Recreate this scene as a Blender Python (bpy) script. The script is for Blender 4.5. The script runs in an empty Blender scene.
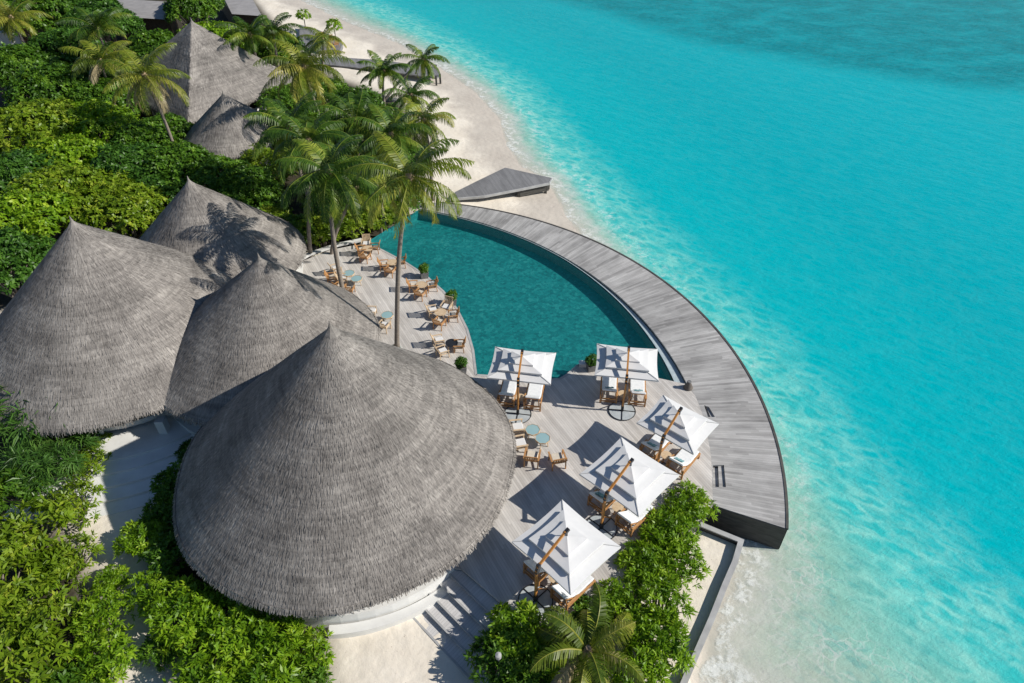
import bpy, bmesh, math, random
import numpy as np
from mathutils import Vector, Matrix
from mathutils.geometry import tessellate_polygon
R = math.radians; PI = math.pi
sc = bpy.context.scene; COL = sc.collection

# ---------------------------------------------------------------- camera, sky, sun, exposure
CAM_Z = 31.8; PITCH = 40.0; F = 692.0
cam = bpy.data.objects.new('camera', bpy.data.cameras.new('camera')); COL.objects.link(cam)
cam.location = (0, 0, CAM_Z); cam.rotation_euler = (R(90 - PITCH), 0, 0)
cam.data.sensor_width = 36; cam.data.lens = F / 1024 * 36; cam.data.clip_end = 6000; cam.data.clip_start = 0.5
sc.camera = cam
SUN_EL = 35.0
sun_dir = Vector((math.cos(R(SUN_EL)) * 0.994, -math.cos(R(SUN_EL)) * 0.10, math.sin(R(SUN_EL)))).normalized()
w = bpy.data.worlds.new('World'); sc.world = w; w.use_nodes = True
nt = w.node_tree; bg = nt.nodes['Background']; sky = nt.nodes.new('ShaderNodeTexSky')
sky.sky_type = 'NISHITA'; sky.sun_disc = False; sky.dust_density = 0.2; sky.ozone_density = 5.0; sky.air_density = 1.15; sky.sun_elevation = R(SUN_EL)
sky.sun_rotation = math.atan2(sun_dir.x, sun_dir.y)
nt.links.new(sky.outputs[0], bg.inputs[0]); bg.inputs[1].default_value = 0.072
sl = bpy.data.lights.new('sun', 'SUN'); sl.energy = 5.0; sl.angle = R(0.5); sl.color = (1, 0.945, 0.86)
so = bpy.data.objects.new('sun', sl); COL.objects.link(so); so.rotation_euler = sun_dir.to_track_quat('Z', 'Y').to_euler()
sc.view_settings.view_transform = 'Standard'; sc.view_settings.look = 'None'
sc.view_settings.exposure = 0.08; sc.view_settings.gamma = 1

def at(x, y, z):
    """world position of a spot seen in the photograph, on the level z"""
    u = (x - 512) / F; v = (y - 341.5) / F; p = R(PITCH)
    s = (CAM_Z - z) / (math.sin(p) + v * math.cos(p))
    return Vector((u * s, (math.cos(p) - v * math.sin(p)) * s, z))

DECK = 1.8

# ---------------------------------------------------------------- node helpers
class NG:
    def __init__(s, m):
        m.use_nodes = True; s.t = m.node_tree; s.n = s.t.nodes; s.b = s.n['Principled BSDF']
    def new(s, ty, **k):
        n = s.n.new(ty)
        for a, b in k.items(): setattr(n, a, b)
        return n
    def put(s, sock, v):
        if isinstance(v, bpy.types.NodeSocket): s.t.links.new(v, sock)
        elif v is not None:
            if isinstance(v, tuple) and len(v) == 3 and sock.type == 'RGBA': v = (*v, 1)
            sock.default_value = v
    def math(s, op, a, b=None, c=None, clamp=False):
        n = s.new('ShaderNodeMath', operation=op, use_clamp=clamp)
        for i, v in enumerate((a, b, c)): s.put(n.inputs[i], v)
        return n.outputs[0]
    def pos(s): return s.new('ShaderNodeNewGeometry').outputs['Position']
    def obj(s): return s.new('ShaderNodeTexCoord').outputs['Object']
    def attr(s, name): return s.new('ShaderNodeAttribute', attribute_name=name).outputs['Fac']
    def xyz(s, v):
        n = s.new('ShaderNodeSeparateXYZ'); s.put(n.inputs[0], v); return n.outputs
    def comb(s, x, y, z):
        n = s.new('ShaderNodeCombineXYZ')
        for i, v in enumerate((x, y, z)): s.put(n.inputs[i], v)
        return n.outputs[0]
    def map(s, v, scale=(1, 1, 1), rot=(0, 0, 0), loc=(0, 0, 0)):
        n = s.new('ShaderNodeMapping'); s.put(n.inputs[0], v)
        n.inputs['Scale'].default_value = scale; n.inputs['Rotation'].default_value = rot; n.inputs['Location'].default_value = loc
        return n.outputs[0]
    def noise(s, v, scale, detail=4, rough=.55, dist=0):
        n = s.new('ShaderNodeTexNoise'); s.put(n.inputs['Vector'], v)
        n.inputs['Scale'].default_value = scale; n.inputs['Detail'].default_value = detail
        n.inputs['Roughness'].default_value = rough; n.inputs['Distortion'].default_value = dist
        return n.outputs['Fac']
    def ramp(s, f, stops, interp='LINEAR'):
        n = s.new('ShaderNodeValToRGB'); s.put(n.inputs[0], f); e = n.color_ramp.elements; n.color_ramp.interpolation = interp
        while len(e) < len(stops): e.new(0.5)
        for q, (p, c) in zip(e, stops):
            q.position = p; q.color = (*c, 1) if isinstance(c, tuple) else (c, c, c, 1)
        return n.outputs[0]
    def mix(s, f, a, b, mode='MIX'):
        n = s.new('ShaderNodeMix', data_type='RGBA', blend_type=mode)
        s.put(n.inputs[0], f); s.put(n.inputs[6], a); s.put(n.inputs[7], b); return n.outputs[2]
    def rng(s, v, a, b, c, d, smooth=False):
        n = s.new('ShaderNodeMapRange'); n.interpolation_type = 'SMOOTHSTEP' if smooth else 'LINEAR'
        for i, q in enumerate((v, a, b, c, d)): s.put(n.inputs[i], q)
        return n.outputs[0]
    def bump(s, h, strength, dist=.05):
        n = s.new('ShaderNodeBump'); n.inputs['Strength'].default_value = strength; n.inputs['Distance'].default_value = dist
        s.put(n.inputs['Height'], h); s.put(s.b.inputs['Normal'], n.outputs[0])
    def set(s, **k):
        for a, v in k.items(): s.put(s.b.inputs[a.replace('_', ' ')], v)
M = {}
def mat(name): m = bpy.data.materials.new(name); M[name] = m; return NG(m)

def simple(name, c1, c2, scale=3, rough=.8, stretch=(1, 1, 1), bump=0):
    g = mat(name); p = g.map(g.obj(), stretch); n = g.noise(p, scale, 5)
    g.set(Base_Color=g.ramp(n, [(.3, c1), (.7, c2)]), Roughness=rough)
    if bump: g.bump(n, bump, .03)
    return g
simple('teak', (.36, .17, .06), (.52, .28, .11), 6, .6, (1, 1, 6))
simple('teak_pole', (.42, .17, .035), (.6, .28, .07), 3, .45, (4, 4, .6))
simple('teak_pale', (.50, .36, .22), (.64, .50, .34), 6, .65)
simple('canvas', (.66, .66, .655), (.72, .72, .715), 1.6, .85, bump=.15)
simple('canvas_seam', (.50, .50, .49), (.56, .56, .55), 2, .9)
simple('towel', (.72, .74, .76), (.82, .83, .83), 9, .95, bump=.4)
simple('blue_towel', (.10, .22, .26), (.2, .36, .38), 9, .95)
simple('cushion', (.55, .49, .40), (.68, .62, .52), 5, .9)
simple('black_metal', (.012, .013, .015), (.03, .03, .035), 6, .4)
simple('slab', (.36, .40, .42), (.48, .52, .54), 3, .6)
simple('plaster', (.66, .66, .64), (.76, .76, .74), 1.2, .85, bump=.1)
simple('concrete', (.33, .33, .33), (.47, .47, .465), 1.5, .85, bump=.2)
simple('dark_fascia', (.045, .043, .04), (.1, .095, .085), 1.5, .8, (1, 1, 5), .2)
simple('planter_mat', (.13, .13, .13), (.2, .2, .2), 4, .8)
simple('soil', (.03, .022, .015), (.06, .045, .03), 8, .95)
simple('green_wrap', (.03, .12, .09), (.05, .19, .14), 8, .7)
simple('interior_dark', (.05, .035, .025), (.1, .07, .045), 3, .7)
simple('brown_wood', (.13, .07, .035), (.2, .11, .06), 3, .7, (4, 4, 1))
simple('bark', (.17, .14, .115), (.29, .25, .21), 4, .9, (1, 1, 5), .5)
simple('husk', (.22, .15, .09), (.36, .27, .17), 9, .9)
simple('coconut', (.16, .19, .04), (.26, .20, .06), 6, .6)
simple('stone_rim', (.34, .41, .44), (.46, .53, .56), 3, .6)
simple('tile_roof', (.28, .27, .27), (.4, .385, .38), 1, .8, (1, 6, 1))
simple('pink_wall', (.42, .26, .2), (.5, .33, .27), 1, .8)
simple('clay', (.09, .075, .065), (.15, .13, .11), 5, .6)
g = mat('glass_top'); g.set(Base_Color=(.30, .46, .48), Roughness=.06); g.b.inputs['Specular IOR Level'].default_value = .8
g = mat('window_glass'); g.set(Base_Color=(.03, .05, .06), Roughness=.05)

def leafmat(name, dark, mid, light, trans=.35):
    g = mat(name); a = g.attr('shade'); n = g.noise(g.obj(), .7, 3)
    f = g.math('ADD', g.math('MULTIPLY', a, .75), g.math('MULTIPLY_ADD', n, .8, -.27), clamp=True)
    c = g.ramp(f, [(.0, dark), (.5, mid), (1, light)])
    g.set(Base_Color=c, Roughness=.42); g.b.inputs['Specular IOR Level'].default_value = .35
    tr = g.new('ShaderNodeBsdfTranslucent'); g.put(tr.inputs[0], c)
    mx = g.new('ShaderNodeMixShader'); mx.inputs[0].default_value = trans
    g.t.links.new(g.b.outputs[0], mx.inputs[1]); g.t.links.new(tr.outputs[0], mx.inputs[2])
    g.t.links.new(mx.outputs[0], g.n['Material Output'].inputs[0])
leafmat('leaf_bright', (.08, .19, .008), (.22, .39, .014), (.48, .62, .05), .42)
leafmat('leaf_yellow', (.10, .18, .01), (.20, .32, .015), (.48, .54, .06), .42)
leafmat('leaf_dark', (.03, .085, .012), (.065, .17, .018), (.16, .33, .04), .38)
leafmat('leaf_mid', (.05, .12, .01), (.085, .20, .014), (.24, .40, .035), .35)
leafmat('leaf_spiky', (.03, .08, .012), (.07, .17, .025), (.16, .27, .05), .25)
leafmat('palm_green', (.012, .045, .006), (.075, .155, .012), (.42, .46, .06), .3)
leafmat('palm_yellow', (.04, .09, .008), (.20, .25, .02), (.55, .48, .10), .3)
leafmat('palm_dry', (.16, .12, .05), (.33, .27, .14), (.50, .42, .27), .2)

# thatch
def thatch(name, c0, c1, c2):
    g = mat(name); o = g.obj(); x, y, z = g.xyz(o)
    a = g.attr('shade'); ang = g.math('MULTIPLY', g.math('ARCTAN2', y, x), 9.0)
    big = g.noise(o, .6, 4); st = g.noise(g.comb(ang, g.math('MULTIPLY', z, .5), 0), 8, 4, .7)
    ring = g.noise(g.comb(g.math('MULTIPLY', ang, .16), g.math('MULTIPLY', z, 6.0), 3), 1.2, 4, .7)
    f = g.math('ADD', g.math('MULTIPLY', a, .62), g.math('MULTIPLY_ADD', st, .7, -.35))
    f = g.math('ADD', f, g.math('MULTIPLY_ADD', ring, .9, -.45)); f = g.math('ADD', f, g.math('MULTIPLY_ADD', big, 1.1, -.38), clamp=True)
    g.set(Base_Color=g.ramp(f, [(.08, c0), (.5, c1), (.95, c2)]), Roughness=.95); g.bump(st, .4, .05)
    g.b.inputs['Specular IOR Level'].default_value = .2
thatch('thatch', (.13, .120, .111), (.255, .236, .217), (.43, .40, .365))
thatch('thatch_brown', (.12, .085, .06), (.27, .20, .14), (.42, .33, .24))

def planks(name, c0, c1, polar=None, rot=0.0, width=.14, seam=.35):
    g = mat(name); x, y, z = g.xyz(g.pos())
    if polar:
        dx = g.math('SUBTRACT', x, polar[0]); dy = g.math('SUBTRACT', y, polar[1])
        u = g.math('MULTIPLY', g.math('ARCTAN2', dy, dx), polar[2]); v = g.math('SQRT', g.math('ADD', g.math('MULTIPLY', dx, dx), g.math('MULTIPLY', dy, dy)))
    else:
        q = g.map(g.pos(), rot=(0, 0, rot)); u, v, _ = g.xyz(q)
    row = g.math('FLOOR', g.math('DIVIDE', u, width)); fr = g.math('FRACT', g.math('DIVIDE', u, width))
    # boards 3.6 m long with staggered butt ends
    off = g.new('ShaderNodeTexWhiteNoise', noise_dimensions='1D'); g.put(off.inputs['W'], row)
    cell = g.math('FLOOR', g.math('ADD', g.math('DIVIDE', v, 3.6), off.outputs[0]))
    wn = g.new('ShaderNodeTexWhiteNoise', noise_dimensions='2D'); g.put(wn.inputs['Vector'], g.comb(row, cell, 0))
    grain = g.noise(g.comb(g.math('MULTIPLY', u, 7), g.math('MULTIPLY', v, .6), 0), 1.5, 5, .65)
    wear = g.noise(g.comb(g.math('MULTIPLY', u, .9), g.math('MULTIPLY', v, .22), 5), 1.2, 4, .6)
    f = g.math('ADD', g.math('MULTIPLY', wn.outputs[0], .42), g.math('MULTIPLY_ADD', grain, .6, -.18))
    f = g.math('ADD', f, g.math('MULTIPLY_ADD', wear, 1.35, -.53)); st_ = g.noise(g.pos(), .28, 5, .6, .8); f = g.math('ADD', f, g.math('MULTIPLY_ADD', st_, .8, -.4), clamp=True)
    gap = g.math('LESS_THAN', g.math('ABSOLUTE', g.math('SUBTRACT', fr, .5)), .455)
    c = g.mix(f, c0, c1); c = g.mix(gap, g.mix(seam, c, (.03, .03, .03)), c)
    g.set(Base_Color=c, Roughness=.8); g.bump(grain, .2, .01)
planks('deck_planks', (.39, .365, .34), (.70, .67, .63), rot=R(-28))
planks('walk_planks', (.20, .195, .19), (.56, .55, .535), polar=(-12.5, 28.5, 24.0))
planks('ramp_planks', (.14, .14, .145), (.27, .27, .275), rot=R(-20))
planks('step_planks', (.50, .49, .48), (.66, .65, .64), rot=R(42))

# pool
g = mat('pool_tile'); v = g.new('ShaderNodeTexVoronoi', feature='F1'); g.put(v.inputs['Vector'], g.pos()); v.inputs['Scale'].default_value = 4.5
tn = g.noise(g.pos(), .5, 4); cn = g.noise(g.pos(), 2.6, 3, .6, 1.2)
f = g.math('ADD', g.math('MULTIPLY', g.new('ShaderNodeSeparateColor').outputs[0], 0), g.math('MULTIPLY', cn, .6))
sp = g.new('ShaderNodeSeparateColor'); g.put(sp.inputs[0], v.outputs['Color'])
f = g.math('ADD', g.math('MULTIPLY', cn, .6), g.math('ADD', g.math('MULTIPLY', sp.outputs[0], .40), g.math('MULTIPLY_ADD', tn, .5, -.3)), clamp=True)
g.set(Base_Color=g.ramp(f, [(.2, (.003, .14, .15)), (.55, (.008, .25, .25)), (.9, (.05, .38, .36))]), Roughness=.5)
g = mat('pool_surface')
wv = g.noise(g.map(g.pos(), (1, 1.6, 1)), 2.6, 4, .6); g.bump(wv, .35, .05)
g.set(Base_Color=(.005, .14, .15), Roughness=.04, Alpha=.2)

# sand
g = mat('sand'); p = g.pos(); x, y, z = g.xyz(p)
n1 = g.noise(p, .35, 5); n2 = g.noise(p, 3.5, 5, .65)
dry = g.ramp(n1, [(.3, (.74, .67, .56)), (.7, (.84, .78, .68))])
dry = g.mix(g.rng(n2, .35, .75, 0, .35), dry, (.62, .55, .46))
wet = g.ramp(n1, [(.3, (.50, .45, .39)), (.7, (.58, .53, .46))])
wf = g.rng(g.math('ADD', z, g.math('MULTIPLY_ADD', n1, .30, -.15)), .22, .46, 1, 0, True)
c = g.mix(wf, dry, wet)
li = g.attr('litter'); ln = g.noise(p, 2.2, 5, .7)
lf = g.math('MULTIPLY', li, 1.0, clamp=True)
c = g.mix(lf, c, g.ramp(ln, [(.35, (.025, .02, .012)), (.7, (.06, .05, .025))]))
sk_ = g.noise(p, 9, 2, .5); c = g.mix(g.math('MULTIPLY', g.rng(sk_, .70, .74, 0, .75), g.rng(n1, .45, .6, .2, 1)), c, (.16, .11, .07))
vo = g.new('ShaderNodeTexVoronoi', feature='SMOOTH_F1'); g.put(vo.inputs['Vector'], p); vo.inputs['Scale'].default_value = 1.9
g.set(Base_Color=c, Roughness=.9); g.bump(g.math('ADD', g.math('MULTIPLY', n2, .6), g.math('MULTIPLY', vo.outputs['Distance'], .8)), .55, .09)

# sea
g = mat('sea'); p = g.pos(); t = g.attr('depth'); reef = g.attr('reef')
big = g.noise(p, .035, 4); mid = g.noise(g.map(p, (1, 1.5, 1), (0, 0, R(35))), .22, 5, .6, .6)
tt = g.math('ADD', t, g.math('MULTIPLY', g.math('MULTIPLY_ADD', mid, .5, -.25), g.rng(t, .1, .9, .2, .4)))
c = g.ramp(g.math('MULTIPLY', tt, .25), [(0, (.72, .76, .68)), (.07, (.52, .69, .57)), (.14, (.28, .63, .52)), (.22, (.05, .55, .53)), (.33, (.0, .44, .485)), (.6, (.0, .385, .445)), (1, (.0, .41, .475))])
sh = g.attr('shore')
rp = g.map(p, (1, 1, 1), (0, 0, R(38)))
wob = g.new('ShaderNodeTexNoise'); g.put(wob.inputs['Vector'], p); wob.inputs['Scale'].default_value = .8; wob.inputs['Detail'].default_value = 4
def warp(v, k):
    a_ = g.new('ShaderNodeVectorMath', operation='MULTIPLY_ADD'); g.put(a_.inputs[0], wob.outputs['Color']); a_.inputs[1].default_value = (k, k, k); g.put(a_.inputs[2], v); return a_.outputs[0]
def net(v, scale, wdt):
    n_ = g.new('ShaderNodeTexVoronoi', feature='DISTANCE_TO_EDGE'); g.put(n_.inputs['Vector'], v); n_.inputs['Scale'].default_value = scale
    return g.rng(n_.outputs['Distance'], 0, wdt, 1, 0, True)
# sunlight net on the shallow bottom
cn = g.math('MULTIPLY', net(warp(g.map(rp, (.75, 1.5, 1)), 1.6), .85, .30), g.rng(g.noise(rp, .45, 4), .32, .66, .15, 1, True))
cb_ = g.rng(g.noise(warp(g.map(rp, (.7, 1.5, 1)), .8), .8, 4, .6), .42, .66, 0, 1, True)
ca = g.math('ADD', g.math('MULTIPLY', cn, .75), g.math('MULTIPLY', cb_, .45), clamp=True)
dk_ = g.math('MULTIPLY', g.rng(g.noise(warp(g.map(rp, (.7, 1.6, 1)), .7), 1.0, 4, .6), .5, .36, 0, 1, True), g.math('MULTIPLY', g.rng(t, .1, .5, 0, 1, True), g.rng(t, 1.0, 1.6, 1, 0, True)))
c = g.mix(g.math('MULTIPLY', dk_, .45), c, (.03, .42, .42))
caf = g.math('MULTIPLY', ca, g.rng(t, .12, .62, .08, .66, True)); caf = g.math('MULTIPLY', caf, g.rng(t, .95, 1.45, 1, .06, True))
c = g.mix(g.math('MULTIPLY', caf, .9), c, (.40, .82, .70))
fine = g.noise(g.map(p, (.8, 1.7, 1), (0, 0, R(14))), 1.9, 5, .75, .5)
patch = g.rng(g.noise(g.map(p, (1, 2, 1)), .05, 4), .35, .65, .35, 1, True)
c = g.mix(g.math('MULTIPLY', g.rng(fine, .56, .74, 0, 1, True), g.math('MULTIPLY', patch, .38)), c, (.02, .60, .64))
c = g.mix(g.math('MULTIPLY', g.rng(fine, .44, .28, 0, 1, True), .25), c, (.0, .27, .36))
rm = g.noise(g.map(p, (1, 1.6, 1), (0, 0, R(-8))), .16, 6, .7, .3); rm2 = g.noise(g.map(p, (1, 1.7, 1), (0, 0, R(-8))), 1.1, 5, .75)
rf = g.math('MULTIPLY', reef, g.math('MULTIPLY', g.rng(rm, .30, .62, .42, 1, True), g.rng(rm2, .3, .65, .55, 1, True)))
c = g.mix(g.math('MULTIPLY', rf, .85), c, (.0, .165, .195))
# foam: dense wash on the waterline, lacy threads over the shallows
lump = g.noise(warp(g.map(p, (1, 1, 1)), .5), 1.5, 6, .72)
shn = g.math('ADD', sh, g.math('MULTIPLY_ADD', g.noise(p, .35, 4), 3.0, -1.5))
fo1 = g.math('MULTIPLY', g.math('MULTIPLY', g.rng(shn, .0, .35, 0, 1, True), g.rng(shn, .7, 3.4, 1, 0, True)), g.rng(lump, .38, .60, .15, .8, True))
fo3 = g.math('MULTIPLY', g.math('MULTIPLY', g.rng(shn, 1.6, 2.6, 0, 1, True), g.rng(shn, 3.4, 5.2, 1, 0, True)), g.rng(lump, .46, .66, 0, .6, True))
lace = g.math('MULTIPLY', net(warp(g.map(p, (1, 1, 1)), 1.8), 1.25, .10), g.rng(g.noise(warp(p, 1), .5, 4), .42, .62, 0, 1, True))
fo2 = g.math('MULTIPLY', lace, g.math('MULTIPLY', g.rng(shn, .3, 1.5, 0, 1), g.rng(t, .30, .75, 1, 0, True)))
foam = g.math('MAXIMUM', g.math('MAXIMUM', fo1, g.math('MULTIPLY', fo3, .75)), g.math('MULTIPLY', fo2, .6), clamp=True)
c = g.mix(foam, c, (.86, .88, .86))
al = g.ramp(g.math('MULTIPLY', tt, .5), [(0, .10), (.04, .42), (.2, .66), (.44, .95), (.6, 1.0)])
al = g.math('MAXIMUM', al, foam)
h2_ = g.noise(g.map(p, (1, 1.9, 1), (0, 0, R(18))), 3.2, 4, .7)
h = g.math('MULTIPLY_ADD', h2_, .35, g.math('ADD', g.math('MULTIPLY', g.noise(g.map(p, (1, 2.0, 1), (0, 0, R(-20))), 1.6, 5, .65, .4), .6), g.math('MULTIPLY', g.noise(g.map(rp, (.5, 1.5, 1)), .55, 3), .8)))
g.bump(h, .45, .25)
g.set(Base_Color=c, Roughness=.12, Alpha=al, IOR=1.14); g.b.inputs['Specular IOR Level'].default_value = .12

# ---------------------------------------------------------------- mesh helpers
class MB:
    def __init__(s): s.v = []; s.f = []; s.a = []
    def add(s, vs, fs, sh=None):
        o = len(s.v); s.v += [tuple(q) for q in vs]; s.f += [tuple(i + o for i in f) for f in fs]
        s.a += [.5 if sh is None else sh] * len(fs); return s
    def box(s, c, size, rot=None):
        x, y, z = (q / 2 for q in size); vs = [Vector((i * x, j * y, k * z)) for i in (-1, 1) for j in (-1, 1) for k in (-1, 1)]
        if rot is not None: vs = [rot @ v for v in vs]
        c = Vector(c); vs = [v + c for v in vs]
        return s.add(vs, [(0, 1, 3, 2), (4, 6, 7, 5), (0, 4, 5, 1), (2, 3, 7, 6), (0, 2, 6, 4), (1, 5, 7, 3)])
    def beam(s, p, q, w, h=None, up=(0, 0, 1)):
        p = Vector(p); q = Vector(q); d = (q - p); L = d.length; d.normalize(); up = Vector(up)
        if abs(d.dot(up)) > .98: up = Vector((0, 1, 0))
        x = d.cross(up).normalized(); z = x.cross(d)
        return s.box((p + q) / 2, (w, L, h or w), Matrix((x, d, z)).transposed())
    def tube(s, pts, rad, n=8, cap=True):
        pts = [Vector(p) for p in pts]; o = []; vs = []
        if not hasattr(rad, '__len__'): rad = [rad] * len(pts)
        for i, p in enumerate(pts):
            d = (pts[min(i + 1, len(pts) - 1)] - pts[max(i - 1, 0)]).normalized()
            x = d.cross(Vector((.3, .9, .12))).normalized(); y = d.cross(x)
            vs += [p + (x * math.cos(2 * PI * k / n) + y * math.sin(2 * PI * k / n)) * rad[i] for k in range(n)]
        fs = [(i * n + k, i * n + (k + 1) % n, (i + 1) * n + (k + 1) % n, (i + 1) * n + k) for i in range(len(pts) - 1) for k in range(n)]
        if cap: fs += [tuple(range(n))[::-1], tuple((len(pts) - 1) * n + k for k in range(n))]
        return s.add(vs, fs)
    def lathe(s, prof, c=(0, 0, 0), n=32, close=True):
        c = Vector(c); vs = [c + Vector((r * math.cos(2 * PI * k / n), r * math.sin(2 * PI * k / n), z)) for r, z in prof for k in range(n)]
        fs = [(i * n + k, i * n + (k + 1) % n, (i + 1) * n + (k + 1) % n, (i + 1) * n + k) for i in range(len(prof) - 1) for k in range(n)]
        if close: fs += [tuple(range(n))[::-1], tuple((len(prof) - 1) * n + k for k in range(n))]
        return s.add(vs, fs)
    def prism(s, poly, z0, z1, holes=(), sides=True, bottom=False):
        loops = [[Vector((p[0], p[1], 0)) for p in poly]] + [[Vector((p[0], p[1], 0)) for p in h] for h in holes]
        flat = [p for l in loops for p in l]; tri = tessellate_polygon(loops); n = len(flat)
        s_f = []
        for t in tri:
            a, b, c = (flat[i] for i in t); 
            if (b - a).cross(c - a).z < 0: t = (t[0], t[2], t[1])
            s_f.append(tuple(t))
        s.add([(p.x, p.y, z1) for p in flat], s_f)
        if sides:
            for l in loops:
                k = len(l); s.add([(p.x, p.y, z1) for p in l] + [(p.x, p.y, z0) for p in l], [(i, (i + 1) % k, k + (i + 1) % k, k + i) for i in range(k)])
        if bottom: s.add([(p.x, p.y, z0) for p in flat], [t[::-1] for t in s_f])
        return s
    def build(s, name, m, parent=None, smooth=False, kind=None, shade=False):
        me = bpy.data.meshes.new(name); me.from_pydata(s.v, [], s.f); me.materials.append(M[m])
        if not shade:
            b = bmesh.new(); b.from_mesh(me); bmesh.ops.recalc_face_normals(b, faces=b.faces); b.to_mesh(me); b.free()
        else:
            at_ = me.attributes.new('shade', 'FLOAT', 'FACE'); at_.data.foreach_set('value', s.a)
        if smooth: me.shade_smooth()
        o = bpy.data.objects.new(name, me); COL.objects.link(o)
        if parent: o.parent = parent
        if kind: o['kind'] = kind
        return o
def np_mesh(name, V, Fq, m, shade=None, parent=None):
    """V (n,3), Fq (k,3 or 4) arrays -> one mesh object"""
    me = bpy.data.meshes.new(name); k, w_ = Fq.shape
    me.vertices.add(len(V)); me.vertices.foreach_set('co', V.astype(np.float32).ravel())
    me.loops.add(k * w_); me.loops.foreach_set('vertex_index', Fq.astype(np.int32).ravel())
    me.polygons.add(k); me.polygons.foreach_set('loop_start', np.arange(0, k * w_, w_, dtype=np.int32))
    me.update(calc_edges=True); me.materials.append(M[m])
    if shade is not None: me.attributes.new('shade', 'FLOAT', 'FACE').data.foreach_set('value', shade.astype(np.float32))
    o = bpy.data.objects.new(name, me); COL.objects.link(o)
    if parent: o.parent = parent
    return o
def empty(name, loc, rz=0, label=None, cat=None, group=None):
    o = bpy.data.objects.new(name, None); COL.objects.link(o); o.location = loc; o.rotation_euler = (0, 0, rz); o.empty_display_size = .3
    if label: tag(o, label, cat, group)
    return o
def tag(o, label, cat, group=None):
    o['label'] = label; o['category'] = cat
    if group: o['group'] = group
KIDS = {}
def copy_tree(o, parent=None):
    c = o.copy(); COL.objects.link(c)
    if parent: c.parent = parent
    for ch in list(o.children): copy_tree(ch, c)
    return c

# ---------------------------------------------------------------- shorelines, ground and sea
def line(pts, z=0): return np.array([at(x, y, z)[:2] for x, y in pts])
S0 = line([(225, -40), (262, -18), (300, 0), (345, 22), (395, 42), (440, 68), (475, 92), (499, 118), (507, 145), (520, 165), (548, 182), (566, 215), (590, 248), (640, 300), (690, 370), (730, 450), (736, 520), (724, 590), (702, 645), (690, 680), (740, 700), (780, 740)])
S1 = line([(245, -60), (300, -30), (345, -4), (405, 24), (455, 52), (505, 84), (535, 122), (562, 160), (592, 196), (636, 243), (694, 303), (744, 352), (782, 403), (810, 452), (852, 505), (925, 580), (1000, 645), (1060, 700), (1120, 760)])
RF = line([(440, -30), (590, 8), (700, 42), (840, 68), (960, 86), (1060, 92), (1200, 98)])
def extend(P, a, b): return np.vstack([P[0] + np.array(a), P, P[-1] + np.array(b)])
S0 = extend(S0, (-150, 250), (60, -70)); S1 = extend(S1, (-130, 260), (80, -50)); RF = extend(RF, (-260, 60), (300, -30))
def dist(P, X, Y):
    d = np.full(X.shape, 1e9)
    for a, b in zip(P[:-1], P[1:]):
        e = b - a; t = np.clip(((X - a[0]) * e[0] + (Y - a[1]) * e[1]) / (e @ e), 0, 1)
        d = np.minimum(d, np.hypot(X - a[0] - t * e[0], Y - a[1] - t * e[1]))
    return d
def inside(P, X, Y):
    r = np.zeros(X.shape, bool); n = len(P)
    for i in range(n):
        a, b = P[i], P[(i + 1) % n]
        if a[1] == b[1]: continue
        c = (a[1] > Y) != (b[1] > Y); r ^= c & (X < (b[0] - a[0]) * (Y - a[1]) / (b[1] - a[1]) + a[0])
    return r
BIG = [(4000, -500), (4000, 4000), (-200, 4000)]
def seaside(P): return np.vstack([P, BIG])
def grid(xs, ys): X, Y = np.meshgrid(xs, ys, indexing='ij'); return X, Y
def sheet(name, X, Y, Z, m, attrs):
    nx, ny = X.shape; V = np.stack([X, Y, Z], -1).reshape(-1, 3)
    i = np.arange(nx * ny).reshape(nx, ny); Fq = np.stack([i[:-1, :-1], i[1:, :-1], i[1:, 1:], i[:-1, 1:]], -1).reshape(-1, 4)
    o = np_mesh(name, V, Fq, m); o.data.shade_smooth()
    for k, v in attrs.items(): o.data.attributes.new(k, 'FLOAT', 'POINT').data.foreach_set('value', v.astype(np.float32).ravel())
    o['kind'] = 'structure'; return o
xs = np.r_[-2500, -900, -400, -200, np.arange(-110, 130, .6), 180, 300, 600, 1200, 2500]
ys = np.r_[-800, -200, -60, -20, np.arange(3, 150, .6), 170, 200, 260, 400, 800, 1500, 3000]
X, Y = grid(xs, ys)
d0 = dist(S0, X, Y); d1 = dist(S1, X, Y); s0 = inside(seaside(S0), X, Y); s1 = inside(seaside(S1), X, Y)
T = np.where(s0, np.where(s1, 1 + d1 / 14, d0 / (d0 + d1 + 1e-6)), -d0 / 10)
rr = inside(np.vstack([RF, [(4000, 4000), (-2000, 4000)]]), X, Y); dr = dist(RF, X, Y)
REEF = np.clip(.5 + np.where(rr, dr, -dr) / 6, 0, 1) * s1
sheet('sea', X, Y, np.zeros_like(X), 'sea', dict(depth=T, reef=REEF, shore=np.where(s0, d0, -d0)))
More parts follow.
